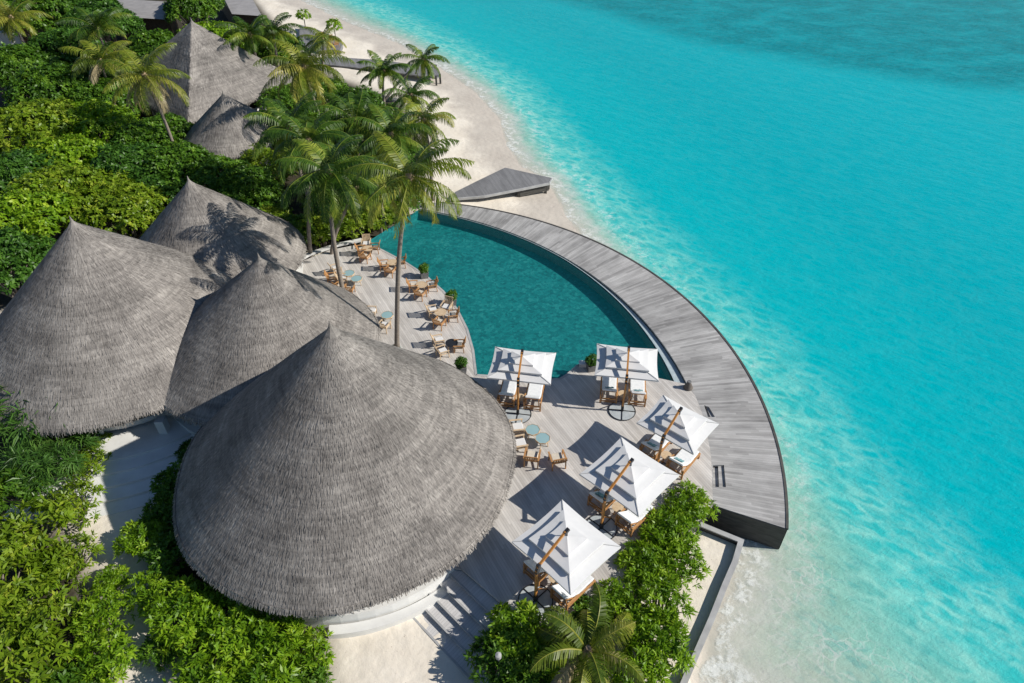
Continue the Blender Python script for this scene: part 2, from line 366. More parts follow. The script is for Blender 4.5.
# ground
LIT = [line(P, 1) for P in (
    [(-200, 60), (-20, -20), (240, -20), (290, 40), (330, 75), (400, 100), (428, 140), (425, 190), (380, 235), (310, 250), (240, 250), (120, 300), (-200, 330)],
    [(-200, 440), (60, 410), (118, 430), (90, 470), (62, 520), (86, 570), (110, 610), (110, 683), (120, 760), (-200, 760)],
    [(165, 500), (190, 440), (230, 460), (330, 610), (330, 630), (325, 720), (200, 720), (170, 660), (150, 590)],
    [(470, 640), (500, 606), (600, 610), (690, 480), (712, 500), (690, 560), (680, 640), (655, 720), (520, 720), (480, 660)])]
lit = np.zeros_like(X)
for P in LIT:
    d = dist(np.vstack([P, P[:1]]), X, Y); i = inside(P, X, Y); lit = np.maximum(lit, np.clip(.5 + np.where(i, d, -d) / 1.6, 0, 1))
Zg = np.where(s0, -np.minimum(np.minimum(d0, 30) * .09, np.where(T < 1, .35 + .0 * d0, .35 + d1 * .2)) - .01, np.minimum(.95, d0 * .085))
Zg = np.where(s0, np.maximum(Zg, -2.5), Zg) + np.where(s0, 0, .04 * np.sin(X * 1.3 + Y * .7) * np.sin(Y * .9 - X * .4) * np.clip(d0 / 3, 0, 1))

# walkway arcs: outer edge and pool edge are circles
OC = Vector((-10.94, 29.06)); OR = 26.27; IC = Vector((-16.02, 27.66)); IR = 27.31
def arc(c, r, a0, a1, n): return [(c.x + r * math.cos(R(a0 + (a1 - a0) * i / n)), c.y + r * math.sin(R(a0 + (a1 - a0) * i / n))) for i in range(n + 1)]
def ang(c, p): return math.degrees(math.atan2(p[1] - c.y, p[0] - c.x))
P_ = lambda x, y, z=DECK: tuple(at(x, y, z)[:2])
bowl = np.array(arc(OC, OR - .6, -16, 100, 40) + [P_(330, 215), P_(300, 270), (-16, 34), (-8, 28), (2, 20.5)])
ib = inside(bowl, X, Y); Zg = np.where(ib, np.minimum(Zg, .25), Zg)
box_sand = np.array([P_(697, 524, 1.0), P_(741, 543, 1.0), P_(726, 583, 1.0), P_(680, 700, 1.0), P_(560, 700, 1.0), P_(560, 610, 1.0)])
ibx = inside(box_sand, X, Y) & (X < 8.5); Zg = np.where(ibx, np.maximum(Zg, .84), Zg)
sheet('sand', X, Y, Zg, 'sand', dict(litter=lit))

# ---------------------------------------------------------------- pool, deck and walkway
TIP = P_(365, 243); CORN = P_(418, 210); PE = P_(686, 384)
a_c, a_e = ang(IC, CORN), ang(IC, PE)
def taper(r0, off_e, off_c, rev=False, n=48):
    q = []
    for i in range(n + 1):
        t_ = i / n; a = R(a_e + (a_c - a_e) * t_); r_ = r0 - (off_e + (off_c - off_e) * min(1, t_ * 1.9)); q.append((IC.x + r_ * math.cos(a), IC.y + r_ * math.sin(a)))
    return q[::-1] if rev else q
pool_in = [TIP] + [P_(*q) for q in ((382, 250), (405, 262), (425, 275), (443, 291), (457, 309), (467, 329), (473, 350), (476, 375), (520, 378), (548, 380), (560, 379), (568, 374), (578, 365), (595, 364), (640, 374))]
RIM = .72
arc_in = taper(IR, RIM, .16)
pool_poly = pool_in + arc_in
o = MB().prism(pool_poly, .9, .9, sides=False).build('pool_floor', 'pool_tile', kind='structure')
b = MB(); k = len(pool_poly)
b.add([(p[0], p[1], DECK - .03) for p in pool_poly] + [(p[0], p[1], .85) for p in pool_poly], [(i, (i + 1) % k, k + (i + 1) % k, k + i) for i in range(k)])
b.build('pool_wall', 'pool_tile', kind='structure')
# two broad entry steps under water by the notch
for i, (r_, z_) in enumerate(((2.4, 1.10), (1.5, 1.40))):
    c_ = Vector(P_(550, 381)); q = [(c_.x + r_ * math.cos(R(a)), c_.y + .15 + r_ * .8 * math.sin(R(a))) for a in range(8, 174, 8)]
    MB().prism(q, .88, z_).build('pool_step', 'pool_tile', kind='structure')
MB().prism(pool_poly, 0, DECK - .10, sides=False).build('pool_water', 'pool_surface', kind='structure')
# infinity edge: thin stone lip, overflow channel, walkway
lip = taper(IR, RIM, .16) + taper(IR, RIM - .13, .06, True)
MB().prism(lip, .8, DECK - .07).build('pool_lip', 'stone_rim', kind='structure')
ch = taper(IR, RIM - .13, .06) + taper(IR, 0, 0, True)
MB().prism(ch, .8, DECK - .2, sides=False).build('overflow_channel', 'stone_rim', kind='structure')

deck_r = [PE, P_(695, 395), P_(702, 412), P_(707, 432), P_(711, 455), P_(712, 472), P_(713, 505)]
walk_in = [deck_r[-1]] + deck_r[:-1][::-1]
a0, a1 = ang(OC, P_(788, 529)), ang(OC, P_(440, 199))
outer = arc(OC, OR, a0, a1, 90)
walk = outer + [P_(414, 205)] + arc(IC, IR, a_c, a_e, 48)[0:] + deck_r[1:]
hole = [P_(713, 465), P_(724, 465), P_(726, 487), P_(713, 487)]
hole2 = [P_(704, 405), P_(709, 407), P_(715, 417), P_(708, 417)]
MB().prism(walk, DECK - .12, DECK, holes=[hole, hole2]).build('boardwalk', 'walk_planks', kind='structure')
for h_, nm in ((hole, 1), (hole2, 2)):
    a, b_, c_, d_ = (Vector(q) for q in h_)
    m1 = (a + b_) / 2; m2 = (d_ + c_) / 2
    MB().prism([a, m1, m2, d_], DECK - .6, DECK - .22).prism([m1, b_, c_, m2], DECK - .6, DECK - .10).build('sunken_step', 'walk_planks', kind='structure')
MB().prism([(q[0], q[1]) for q in walk], 0, DECK - .125, sides=False).build('boardwalk_underside', 'dark_fascia', kind='structure').location.z = -.5
# fascia round the boardwalk's open sides
fp = [Vector((*q, 0)) for q in ([deck_r[-1]] + outer)]
b = MB()
for p, q in zip(fp[:-1], fp[1:]):
    n_ = (q - p).cross(Vector((0, 0, 1))).normalized() * .04
    b.add([p + n_ + Vector((0, 0, z)) for z in (-.4, DECK - .03)] + [q + n_ + Vector((0, 0, z)) for z in (DECK - .03, -.4)], [(0, 1, 2, 3)])
b.build('boardwalk_fascia', 'dark_fascia', kind='structure')
b = MB()   # dark edging board on the seaward rim
for p, q in zip(fp[1:-1], fp[2:]): b.beam(p + Vector((0, 0, DECK - .03)), q + Vector((0, 0, DECK - .03)), .14, .12)
b.build('boardwalk_edging', 'dark_fascia', kind='structure')
# main deck
edge_pool = pool_in[1:]
SB = [P_(462, 569), P_(500, 602)]
deck = [TIP] + edge_pool + deck_r + [P_(690, 530), P_(650, 575), P_(600, 625), P_(560, 640)] + SB[::-1] + [(-5, 19), (-11, 21), (-14, 27), (-16, 31), (-19, 36), P_(268, 285), P_(300, 262), P_(330, 250)]
# keep the deck boundary simple: SB order right->left
MB().prism(deck, DECK - .14, DECK - .002).build('wooden_deck', 'deck_planks', kind='structure')
b = MB(); dk = [Vector((*q, 0)) for q in deck]
for p, q in zip(dk, dk[1:] + dk[:1]):
    b.add([p + Vector((0, 0, -.2)), p + Vector((0, 0, DECK - .14)), q + Vector((0, 0, DECK - .14)), q + Vector((0, 0, -.2))], [(0, 1, 2, 3)])
b.build('deck_skirt', 'dark_fascia', kind='structure')
b = MB(); pe = [Vector((*q, DECK)) for q in [TIP] + pool_in[1:]]
for p, q in zip(pe[:-1], pe[1:]): b.beam(p, q, .16, .03)
b.build('pool_edging', 'concrete', kind='structure')
o = MB(); q = [Vector((*P_(*c), DECK + .02)) for c in ((262, 283), (285, 268), (310, 254), (338, 245), (362, 240))]
for p, r_ in zip(q[:-1], q[1:]): o.beam(p, r_, .35, .16)
tag(o.build('kerb', 'plaster'), 'pale kerb along the deck edge below the palms', 'kerb')

# steps down from the deck to the sand
st = empty('garden_steps', at(460, 610, 1.3), 0, 'wide grey plank steps from the deck down to the sand beside the largest roof', 'steps')
Lp, Rp = Vector((-2.62, 18.95, 0)), Vector((-.62, 16.95, 0)); dn = Vector((-.76, -.66, 0)).normalized(); al_ = (Rp - Lp).normalized()
for i in range(5):
    z = DECK - .17 * (i + 1) + .0; p0 = Lp + dn * (.62 * i) - al_ * (0.1 + .12 * i); p1 = Rp + al_ * (1.6 + .25 * i) + dn * (.62 * i)
    poly = [p0, p1, p1 + dn * .64, p0 + dn * .64]
    b = MB().prism([(q.x, q.y) for q in poly], .3, z); s_ = b.build('step', 'step_planks'); s_.parent = st; s_.location = -st.location
    b = MB(); b.beam(poly[3] + Vector((0, 0, z)), poly[2] + Vector((0, 0, z)), .10, .05); n_ = b.build('nosing', 'concrete'); n_.parent = s_

# low retaining wall round the sand bed
wl = empty('retaining_wall', at(740, 541, .6), 0, 'low grey retaining wall enclosing the strip of sand below the boardwalk', 'wall')
wp = [at(*q, 1.2) for q in ((697, 523), (741, 541), (735, 562), (725, 585), (712, 618), (698, 650), (681, 690), (668, 720))]
def ribbon(P, hw):
    n = len(P); L_, R_ = [], []
    for i in range(n):
        d = (P[min(i + 1, n - 1)] - P[max(i - 1, 0)]).normalized() if i != 1 else ((P[2] - P[1]).normalized() + (P[1] - P[0]).normalized()).normalized()
        k = hw * (1.35 if i == 1 else 1); m_ = Vector((-d.y, d.x, 0)) * k; L_.append((P[i] + m_).to_2d()); R_.append((P[i] - m_).to_2d())
    return L_ + R_[::-1]
b = MB().prism(ribbon(wp, .09), -.3, 1.16); bc = MB().prism(ribbon(wp, .14), 1.165, 1.24, bottom=True)
for o_ in (b.build('wall_face', 'dark_fascia'), bc.build('coping', 'concrete')): o_.parent = wl; o_.location = -wl.location
sb_ = [p.to_2d() for p in wp] + [Vector(P_(600, 740, 1)), Vector(P_(610, 640, 1)), Vector(P_(655, 555, 1)), Vector(P_(688, 515, 1))]
MB().prism(sb_, -.3, .86).build('sand_bed', 'sand', kind='structure')

# wedge deck on the beach and the far jetty
o = empty('beach_deck', at(500, 182, .7), 0, 'weathered grey wedge shaped timber deck on the beach beyond the pool', 'deck')
wd = [at(*q, 1.25) for q in ((450, 199), (455, 192), (475, 182), (505, 167.5), (552, 178), (549, 183), (520, 189), (484, 196))]
q = MB().prism([(p.x, p.y) for p in wd], 1.1, 1.25, bottom=True).build('planking', 'ramp_planks'); q.parent = o; q.location = -o.location
b = MB()
for p_, r_ in zip(wd[4:], wd[5:] + wd[:1]): b.beam(p_ - Vector((0, 0, .08)), r_ - Vector((0, 0, .08)), .12, .22)
q = b.build('edge_board', 'concrete'); q.parent = o; q.location = -o.location
b = MB()
for i in (4, 5, 6): b.beam(wd[i] * .93 + wd[3] * .07 - Vector((0, 0, 1.6)), wd[i] * .93 + wd[3] * .07 - Vector((0, 0, .1)), .25)
b.beam(wd[5] - Vector((0, -.25, .5)), wd[6] - Vector((0, -.25, .5)), .1, .8)
q = b.build('footing', 'dark_fascia'); q.parent = o; q.location = -o.location
o = empty('jetty', at(390, 66, .6), 0, 'narrow grey jetty crossing the beach near the leaning palm', 'jetty')
jd = [at(*q, 1.2) for q in ((322, 56), (380, 60), (436, 67), (440, 76), (436, 78), (380, 70), (322, 64))]
q = MB().prism([(p.x, p.y) for p in jd], 1.05, 1.2, bottom=True).build('planking', 'ramp_planks'); q.parent = o; q.location = -o.location
for i in (1, 2, 3, 4, 5):
    q = MB().beam(jd[i] - Vector((0, 0, 1.5)), jd[i] + Vector((0, 0, -.02 if i not in (2, 3, 4) else .28)), .22).build('post', 'dark_fascia'); q.parent = o; q.location = -o.location

# ---------------------------------------------------------------- thatched pavilions
def thatch_roof(name, c, Rr, zr, zt, label, seed, apoff=(0, 0), sides=0, rot=0, course=.14, tw=.052, mat_='thatch', posts=12, walls=True, floor=DECK, opening=None, plinth=True):
    rs = np.random.RandomState(seed); root = empty(name, (c[0], c[1], floor), 0, label, 'pavilion', 'thatched pavilions')
    zb = zr - floor; H = zt - zr
    def radius(th):
        if not sides: return Rr * (1 + .008 * np.sin(3 * th + seed) + .006 * np.sin(7 * th))
        a = (th - rot) % (2 * PI / sides) - PI / sides; k = Rr * math.cos(PI / sides) / np.cos(a); return k
    P = 1.0
    def pt(s, th, lift=0):   # s 0 apex .. 1 rim
        r_ = radius(th) * s; z = zb + H * (1 - s) ** P + .10 * np.sin(th * 5 + seed) * s * (1 - s)
        x = r_ * np.cos(th) + apoff[0] * (1 - s); y = r_ * np.sin(th) + apoff[1] * (1 - s)
        sl_ = math.atan2(H, Rr); return np.stack([x + np.cos(th) * lift * math.sin(sl_), y + np.sin(th) * lift * math.sin(sl_), z + lift * math.cos(sl_)], -1)
    nA = 96; th = np.linspace(0, 2 * PI, nA, endpoint=False); ss = np.r_[0.004, np.linspace(.03, 1, 24)]
    V = [pt(np.full(nA, s), th) for s in ss]; rim = V[-1].copy(); lipv = rim * 1; lipv[:, 2] -= .32; lipv[:, :2] *= .985; V.append(lipv)
    for f_, dz in ((.6, .05 + H * .36), (.03, H * .93)):
        q = rim.copy(); q[:, :2] = q[:, :2] * f_ + np.array(apoff) * (1 - f_); q[:, 2] = zb + dz - .32; V.append(q)
    V = np.concatenate(V); nr = len(ss) + 3; i = np.arange(nr * nA).reshape(nr, nA); j = np.roll(i, -1, 1)
    Fq = np.stack([i[:-1], i[1:], j[1:], j[:-1]], -1).reshape(-1, 4)
    # overlapping tufts, course by course
    slope = math.hypot(H, Rr); nc = int(slope / course); Vs = []; Sh = []
    cb = .5 + .05 * np.cumsum(rs.randn(nc + 2)) * .35 + .05 * rs.randn(nc + 2); cb = cb - np.linspace(cb[0], cb[-1], nc + 2) + .5
    for k_ in range(nc + 1):
        s1_ = min((k_ + 1) * course / slope, 1.0) * 1.004; n = max(8, int(2 * PI * Rr * s1_ / tw))
        t0 = (np.arange(n) + rs.rand(n) * .9) / n * 2 * PI; ln = course * rs.uniform(1.6, 3.6, n) / slope
        sb = np.clip(s1_ + rs.uniform(-.75, .75, n) * course / slope, 0, 1.012 if k_ < nc else 1.03); sa = np.maximum(sb - ln, 0.003)
        hw = tw * rs.uniform(.45, .95, n) / (Rr * np.maximum(sb, .04)); sk = rs.uniform(-1, 1, n) * hw * 1.6
        lf = rs.uniform(.006, .024, n) * (1 + .9 * (k_ % 2 == 0))
        A = pt(sa, t0 - hw, .006); B = pt(sa, t0 + hw, .006); C_ = pt(sb, t0 + hw * .35 + sk, lf); D = pt(sb, t0 - hw * .35 + sk, lf)
        Vs.append(np.stack([A, B, C_, D], 1)); Sh.append(np.clip(cb[k_] + rs.randn(n) * .14, 0, 1))
    Vt = np.concatenate(Vs); Sh = np.concatenate(Sh); nt_ = len(Vt)
    Ft = np.arange(nt_ * 4).reshape(-1, 4) + len(V)
    # ragged fringe at the eave, part of the thatch
    n = int(2 * PI * Rr / .022); t0 = rs.rand(n) * 2 * PI; hw = rs.uniform(.02, .05, n) / Rr
    top = pt(np.full(n, .985), t0 - hw, .05); top2 = pt(np.full(n, .985), t0 + hw, .05)
    dl = rs.uniform(.15, .62, n) * (.8 + .3 * np.sin(t0 * 23) * np.sin(t0 * 7)); out = rs.uniform(.0, .20, n)
    bo = (top + top2) / 2; bo[:, 0] += np.cos(t0) * out; bo[:, 1] += np.sin(t0) * out; bo[:, 2] -= dl
    bo2 = bo.copy(); bo2[:, 0] -= np.sin(t0) * .03; bo2[:, 1] += np.cos(t0) * .03
    Vf = np.stack([top, top2, bo2, bo], 1); Ff = np.arange(n * 4).reshape(-1, 4) + len(V) + nt_ * 4
    Vall = np.concatenate([V, Vt.reshape(-1, 3), Vf.reshape(-1, 3)]); Fall = np.concatenate([Fq, Ft, Ff])
    shade = np.r_[np.full(len(Fq), .42), Sh, np.clip(.55 + rs.randn(n) * .2, 0, 1)]
    roof = np_mesh('roof', Vall, Fall, mat_, shade, root)
    fz = zt - floor
    f_ = MB().lathe([(.42, fz - .42), (.36, fz - .30), (.20, fz - .12), (.10, fz + .02), (.05, fz + .2), (.012, fz + .38)], (apoff[0], apoff[1], 0), 8).build('finial', mat_, root, shade=True); f_.parent = roof
    if walls:
        wr = Rr * .80 if not sides else Rr * .62; n = 40
        b = MB(); b.lathe([(wr, 0), (wr, .9), (wr - .15, .9), (wr - .15, 0)], n=n, close=False); b.build('wall', 'plaster', root)
        b = MB(); b.lathe([(wr * .72, 0), (wr * .72, zb + 1.2)], n=24, close=False); b.build('inner_wall', 'interior_dark', root)
        for k_ in range(posts):
            a = 2 * PI * (k_ + .3) / posts; d_ = Vector((math.cos(a), math.sin(a), 0))
            MB().tube([d_ * (wr + .12), d_ * (wr + .12) + Vector((0, 0, zb + .35))], [.13, .1]).build('post', 'plaster', root)
            if opening and k_ % 2 == 0:
                MB().box(d_ * (wr - .05) + Vector((0, 0, 1.45)), (.06, 1.3, 1.0), Matrix.Rotation(a, 3, 'Z')).build('window', 'window_glass', root)
    if plinth:
        b = MB(); b.lathe([(Rr * .935, -1.2), (Rr * .925, .03), (.1, .03)], n=64, close=False); b.build('plinth', 'plaster', root, smooth=False)
    return root
A_ = thatch_roof('thatched_pavilion', (-8.70, 24.29), 8.81, 3.4, 12.25, 'largest grey conical thatched roof, in front, over a white plinth beside the deck steps', 1, (.52, 0), opening=True)
B_ = thatch_roof('thatched_pavilion', (-24.98, 34.47), 8.75, 3.75, 11.75, 'broad grey conical thatched roof at the left edge, pointed shadow on its right flank', 2, plinth=False, course=.17, tw=.075)
C_ = thatch_roof('thatched_pavilion', (-15.35, 33.1), 7.0, 3.75, 9.95, 'conical thatched roof squeezed between the largest roof and the left one', 3, (.85, .35))
D_ = thatch_roof('thatched_pavilion', (-22.1, 43.3), 6.6, 3.6, 9.8, 'conical thatched roof marked by a palm shadow, behind the left and middle roofs', 4, course=.2, tw=.10)
E_ = thatch_roof('thatched_pavilion', (-34.4, 79.0), 10.6, 3.4, 10.4, 'tall four sided thatched roof far back among the trees', 5, sides=4, rot=R(-83), course=.24, tw=.15, floor=1.2, plinth=False)
F_ = thatch_roof('thatched_pavilion', (-27.4, 65.4), 5.0, 3.4, 7.6, 'small conical thatched roof tucked against the tall four sided one', 6, course=.24, tw=.14, floor=1.2, plinth=False)

# curved plaster terraces between the left roofs, and a curved garden wall step by the big roof
tr = empty('curved_terrace', (-21, 30, .9), 0, 'white plaster terrace of curved steps in the shade below the left roof', 'terrace')
for i in range(5):
    r_ = 12.6 - i * .85; q = arc(Vector((-24.98, 34.47)), r_, -100, -28, 30) + [(-24.98, 34.47)]
    s_ = MB().prism(q, .3, .98 + .16 * i).build('step', 'plaster'); s_.parent = tr; s_.location = -tr.location
    s_.data.transform(Matrix.Identity(4))
b = MB().box((-1.6, 0, 1.75 - .9), (.5, .5, 1.5)).build('newel', 'plaster', tr); b.location = Vector(P_(172, 436, 1)) .to_3d() - tr.location if False else (2.2, -2.2, .1)
pl = empty('white_parapet', (-8.7, 24.29, .9), 0, 'low white curved parapet at the foot of the largest roof', 'parapet')
q = arc(Vector((0, 0)), 8.75, -88, -44, 24) + arc(Vector((0, 0)), 8.28, -44, -88, 24)
MB().prism(q, -.3, .42).build('parapet_wall', 'plaster', pl)

# far roofs at the upper left
def shed(name, pts, z, ridge, label, m, wallm):
    P = [at(x, y, z) for x, y in pts]; root = empty(name, P[0] * 1 - Vector((0, 0, z - .9)), 0, label, 'building')
    a, b_, c_, d_ = P; e1 = (a + d_) / 2 + Vector((0, 0, ridge)); e2 = (b_ + c_) / 2 + Vector((0, 0, ridge))
    r_ = MB().add([a, b_, c_, d_, e1, e2], [(0, 1, 5, 4), (3, 4, 5, 2), (0, 4, 3), (1, 2, 5), (0, 3, 2, 1)]).build('roof', m); r_.parent = root; r_.location = -root.location
    cc = (a + b_ + c_ + d_) / 4; s = [cc + (p - cc) * .88 for p in P]
    w_ = MB().prism([(p.x, p.y) for p in s], .5, z - .01).build('wall', wallm); w_.parent = root; w_.location = -root.location
shed('far_building', [(114, 0), (176, 4), (172, 20), (112, 16)], 4.2, 1.3, 'long low grey thatched roof at the top of the view behind the palms', 'tile_roof', 'interior_dark')
shed('far_building', [(214, -12), (242, -8), (262, 16), (232, 14)], 4.0, 1.4, 'grey thatched roof corner beside the beach at the top edge', 'tile_roof', 'interior_dark')
shed('far_building', [(8, 18), (50, 13), (52, 22), (12, 28)], 4.6, .3, 'low building with a terracotta pink parapet at the upper left', 'pink_wall', 'pink_wall')
shed('far_building', [(34, 20), (66, 18), (72, 27), (38, 29)], 4.4, .4, 'pale grey flat roofed building at the upper left, right of the pink one', 'concrete', 'plaster')
shed('far_building', [(-14, 24), (18, 22), (22, 31), (-12, 34)], 4.4, .3, 'white flat roof at the far left edge among the trees', 'plaster', 'plaster')
#PART2
# ---------------------------------------------------------------- parasols
def parasol(c, yaw, W, D, label, tilt=0):
    root = empty('cantilever_parasol', (c[0], c[1], DECK), yaw, label, 'parasol', 'white cantilever parasols on the deck')
    ze = 2.55; zt = 3.3
    def tier(hw, hd, z0, iw, id_, z1, name, par):
        n = 6; V = []; Fc = []
        ring = []
        for (w_, d_, z_, sag) in ((hw, hd, z0, 1), (hw * .55 + iw * .45, hd * .55 + id_ * .45, z0 + (z1 - z0) * .40, .6), (iw, id_, z1, .1)):
            pts = []
            for sx, sy, ex, ey in ((-1, -1, 1, -1), (1, -1, 1, 1), (1, 1, -1, 1), (-1, 1, -1, -1)):
                for i in range(n):
                    t = i / n; e = 4 * t * (1 - t) * sag
                    x = (sx * (1 - t) + ex * t) * w_; y = (sy * (1 - t) + ey * t) * d_
                    pts.append((x * (1 - .035 * e), y * (1 - .035 * e), z_ - .0 - .03 * e))
            ring.append(pts)
        k = 4 * n
        for pts in ring: V += pts
        V += [(x, y, z - .10) for x, y, z in ring[0]]
        for r_ in range(2): Fc += [(r_ * k + i, r_ * k + (i + 1) % k, (r_ + 1) * k + (i + 1) % k, (r_ + 1) * k + i) for i in range(k)]
        Fc += [(3 * k + i, 3 * k + (i + 1) % k, (i + 1) % k, i) for i in range(k)]
        o = MB().add(V, Fc).build(name, 'canvas', par)
        m_ = o.modifiers.new('thickness', 'SOLIDIFY'); m_.thickness = .012
        return o
    can = tier(W / 2, D / 2, ze, W * .20, D * .20, ze + .24, 'canopy', root)
    tier(W * .345, D * .345, ze + .31, W * .13, D * .13, ze + .48, 'upper_canopy', root)
    tier(W * .19, D * .19, ze + .54, .03, .03, ze + .68, 'canopy_cap', root)
    for par, hw, hd, z0, iw, id_, z1 in ((can, W / 2, D / 2, ze, W * .20, D * .20, ze + .24),):
        b = MB()
        for sx in (-1, 1):
            for sy in (-1, 1): b.beam((sx * hw, sy * hd, z0 + .012), (sx * iw, sy * id_, z1 + .016), .035, .012)
        b.build('seams', 'canvas_seam', par)
    b = MB(); hub = Vector((0, 0, ze + .20))
    for sx in (-1, 1):
        for sy in (-1, 1): b.beam(hub, (sx * W / 2 * .97, sy * D / 2 * .97, ze - .05), .035, .05)
    b.build('ribs', 'teak_pole', root)
    yb = -D / 2 - .22; top = Vector((0, 0, zt + .34)); j = Vector((0, yb, ze + .18))
    MB().beam((0, yb + tilt, .06), j - Vector((0, 0, .2)), .10, .12, (0, 1, 0)).build('pole', 'teak_pole', root)
    MB().beam(j, top + Vector((0, -.12, 0)), .10, .13).build('arm', 'teak_pole', root)
    MB().beam(j - Vector((0, 0, .42)), j + Vector((0, .12, .16)), .15, .17, (0, 1, 0)).build('joint', 'black_metal', root)
    MB().beam(top - Vector((0, .22, .06)), top + Vector((0, .08, .02)), .15, .16).tube([top, top - Vector((0, 0, .42))], .03).build('arm_cap', 'black_metal', root)
    MB().beam((0, yb + tilt * .4, 1.0), (0, yb + .75, .12), .05, .05).build('brace', 'teak_pole', root)
    ba = MB().lathe([(.80, .0), (.80, .045), (.1, .05)], (0, yb + tilt, .003), 40).build('base', 'slab', root)
    b = MB()
    pts = [(.80 * math.cos(t), yb + tilt + .80 * math.sin(t), .05) for t in [2 * PI * k / 32 for k in range(33)]]
    b.tube(pts, .028, 6, False); b.beam((-.8, yb + tilt, .062), (.8, yb + tilt, .062), .05, .04); b.beam((0, yb + tilt - .8, .064), (0, yb + tilt + .8, .064), .05, .036)
    b.beam((0, yb + tilt, .03), (0, yb + tilt, .45), .16, .16, (0, 1, 0))
    b.build('base_frame', 'black_metal', root)
    return root
UMB = [((.60, 30.55), R(-9), 3.75, 2.8, 'white tiered parasol over the pool edge, the one nearer the roofs'),
       ((6.85, 30.85), R(-8), 3.7, 2.85, 'white tiered parasol by the pool corner beside the overflow edge'),
       ((8.97, 25.85), R(-40), 3.45, 2.8, 'white tiered parasol closest to the outer curve of the boardwalk'),
       ((5.9, 22.33), R(-44), 3.65, 3.45, 'white tiered parasol beside the top of the green hedge, middle one of the diagonal row'),
       ((2.48, 18.29), R(-46), 3.65, 3.4, 'white tiered parasol nearest the viewer, partly over palm fronds')]
for u in UMB: parasol(*u, tilt=.0)

# ---------------------------------------------------------------- loungers, towels, small tables
def make_lounger():
    r = empty('sun_lounger', (0, 0, 0))
    b = MB()
    for sx in (-1, 1): b.beam((sx * .38, -.95, .34), (sx * .38, 1.0, .34), .06, .09)
    for y in (-.93, -.2, .5, .98): b.beam((-.38, y, .335), (.38, y, .335), .06, .07)
    b.beam((-.38, -.93, .12), (.38, -.93, .12), .04, .05); b.beam((-.36, -.93, .14), (.36, -.93, .32), .03, .03)
    b.build('frame', 'teak', r)
    for sx in (-1, 1):
        for y in (-.93, .96): MB().beam((sx * .38, y, 0), (sx * .38, y, .36 if y > 0 else .62), .07, .07, (0, 1, 0)).build('leg', 'teak', r)
    for sx in (-1, 1): MB().beam((sx * .40, -.96, .62), (sx * .40, -.2, .58), .06, .035).build('armrest', 'teak', r)
    b = MB(); rot = Matrix.Rotation(R(-38), 3, 'X')
    b.box((0, -.68, .70), (.70, .95, .035), rot)
    for sx in (-1, 1): b.beam((sx * .3, -.86, .36), (sx * .3, -.92, .80), .04, .04)
    b.build('backrest', 'teak', r)
    b = MB(); b.box((0, .37, .44), (.68, 1.22, .11)); b.box((0, -.63, .77), (.68, 1.02, .11), rot)
    o = b.build('mattress', 'towel', r); m_ = o.modifiers.new('bevel', 'BEVEL'); m_.width = .035; m_.segments = 2
    return r
def make_side(m_='teak_pale', name='side_table'):
    r = empty(name, (0, 0, 0)); MB().lathe([(.30, .44), (.31, .46), (.31, .48), (.1, .485)], n=28).build('tabletop', m_, r)
    for k in range(3):
        a = R(120 * k + 20); MB().beam((.24 * math.cos(a), .24 * math.sin(a), 0), (.18 * math.cos(a), .18 * math.sin(a), .44), .045).build('leg', 'teak', r)
    return r
first = {}
def put(kind, maker, loc, rz, label, cat, group):
    o = copy_tree(first[kind]) if kind in first else maker(); first.setdefault(kind, o)
    o.location = loc; o.rotation_euler = (0, 0, rz); o['label'] = label; o['category'] = cat; o['group'] = group; return o
UN = ['the poolside parasol nearer the roofs', 'the parasol by the pool corner', 'the parasol closest to the boardwalk', 'the middle parasol of the diagonal', 'the parasol nearest the viewer']
OFF = [(.80, -.20), (.86, -.12), (.86, -.25), (.9, -.35), (.9, -.35)]
for i, (c, yaw, W_, D_, _) in enumerate(UMB):
    rot = Matrix.Rotation(yaw, 3, 'Z'); c3 = Vector((*c, DECK))
    for s_, nm in ((-1, 'left'), (1, 'right')):
        if i == 4 and s_ == 1: dx_ = 1.0
        p = c3 + rot @ Vector((s_ * OFF[i][0], OFF[i][1], 0))
        put('lounger', make_lounger, p, yaw, f'teak sun lounger, {nm} one under {UN[i]}', 'sun lounger', 'sun loungers under the parasols').scale = (1.28, 1.02, 1.1)
    p = c3 + rot @ Vector((0, -.62, 0)); put('side', make_side, p, yaw, f'round teak side table between the loungers of {UN[i]}', 'side table', 'side tables between loungers')
def cloth(loc, yaw, sx, sy, m_, label, seed, tilt=0):
    rs = random.Random(seed); n = 8; V = [((i / n - .5) * sx, (j / n - .5) * sy, .02 + .025 * math.sin(i * 1.7 + seed) * math.sin(j * 1.1) + rs.uniform(0, .012)) for i in range(n + 1) for j in range(n + 1)]
    o = MB().add(V, [(i * 9 + j, (i + 1) * 9 + j, (i + 1) * 9 + j + 1, i * 9 + j + 1) for i in range(n) for j in range(n)]).build('towel', m_)
    m2 = o.modifiers.new('thickness', 'SOLIDIFY'); m2.thickness = .03
    o.location = loc; o.rotation_euler = Matrix.Rotation(yaw, 3, 'Z').__matmul__(Matrix.Rotation(tilt, 3, 'X')).to_euler(); tag(o, label, 'towel', 'towels on the loungers')
k_ = 0
for i, s_ in ((1, -1), (1, 1), (2, -1), (2, 1), (3, -1)):
    c, yaw = UMB[i][0], UMB[i][1]; p = Vector((*c, DECK + .95)) + Matrix.Rotation(yaw, 3, 'Z') @ Vector((s_ * OFF[i][0], OFF[i][1] - .62, 0))
    cloth(p, yaw + .1, .5, .55, 'blue_towel', f"blue towel on the {'left' if s_ < 0 else 'right'} lounger under {UN[i]}", i * 3 + s_, R(-38)); k_ += 1

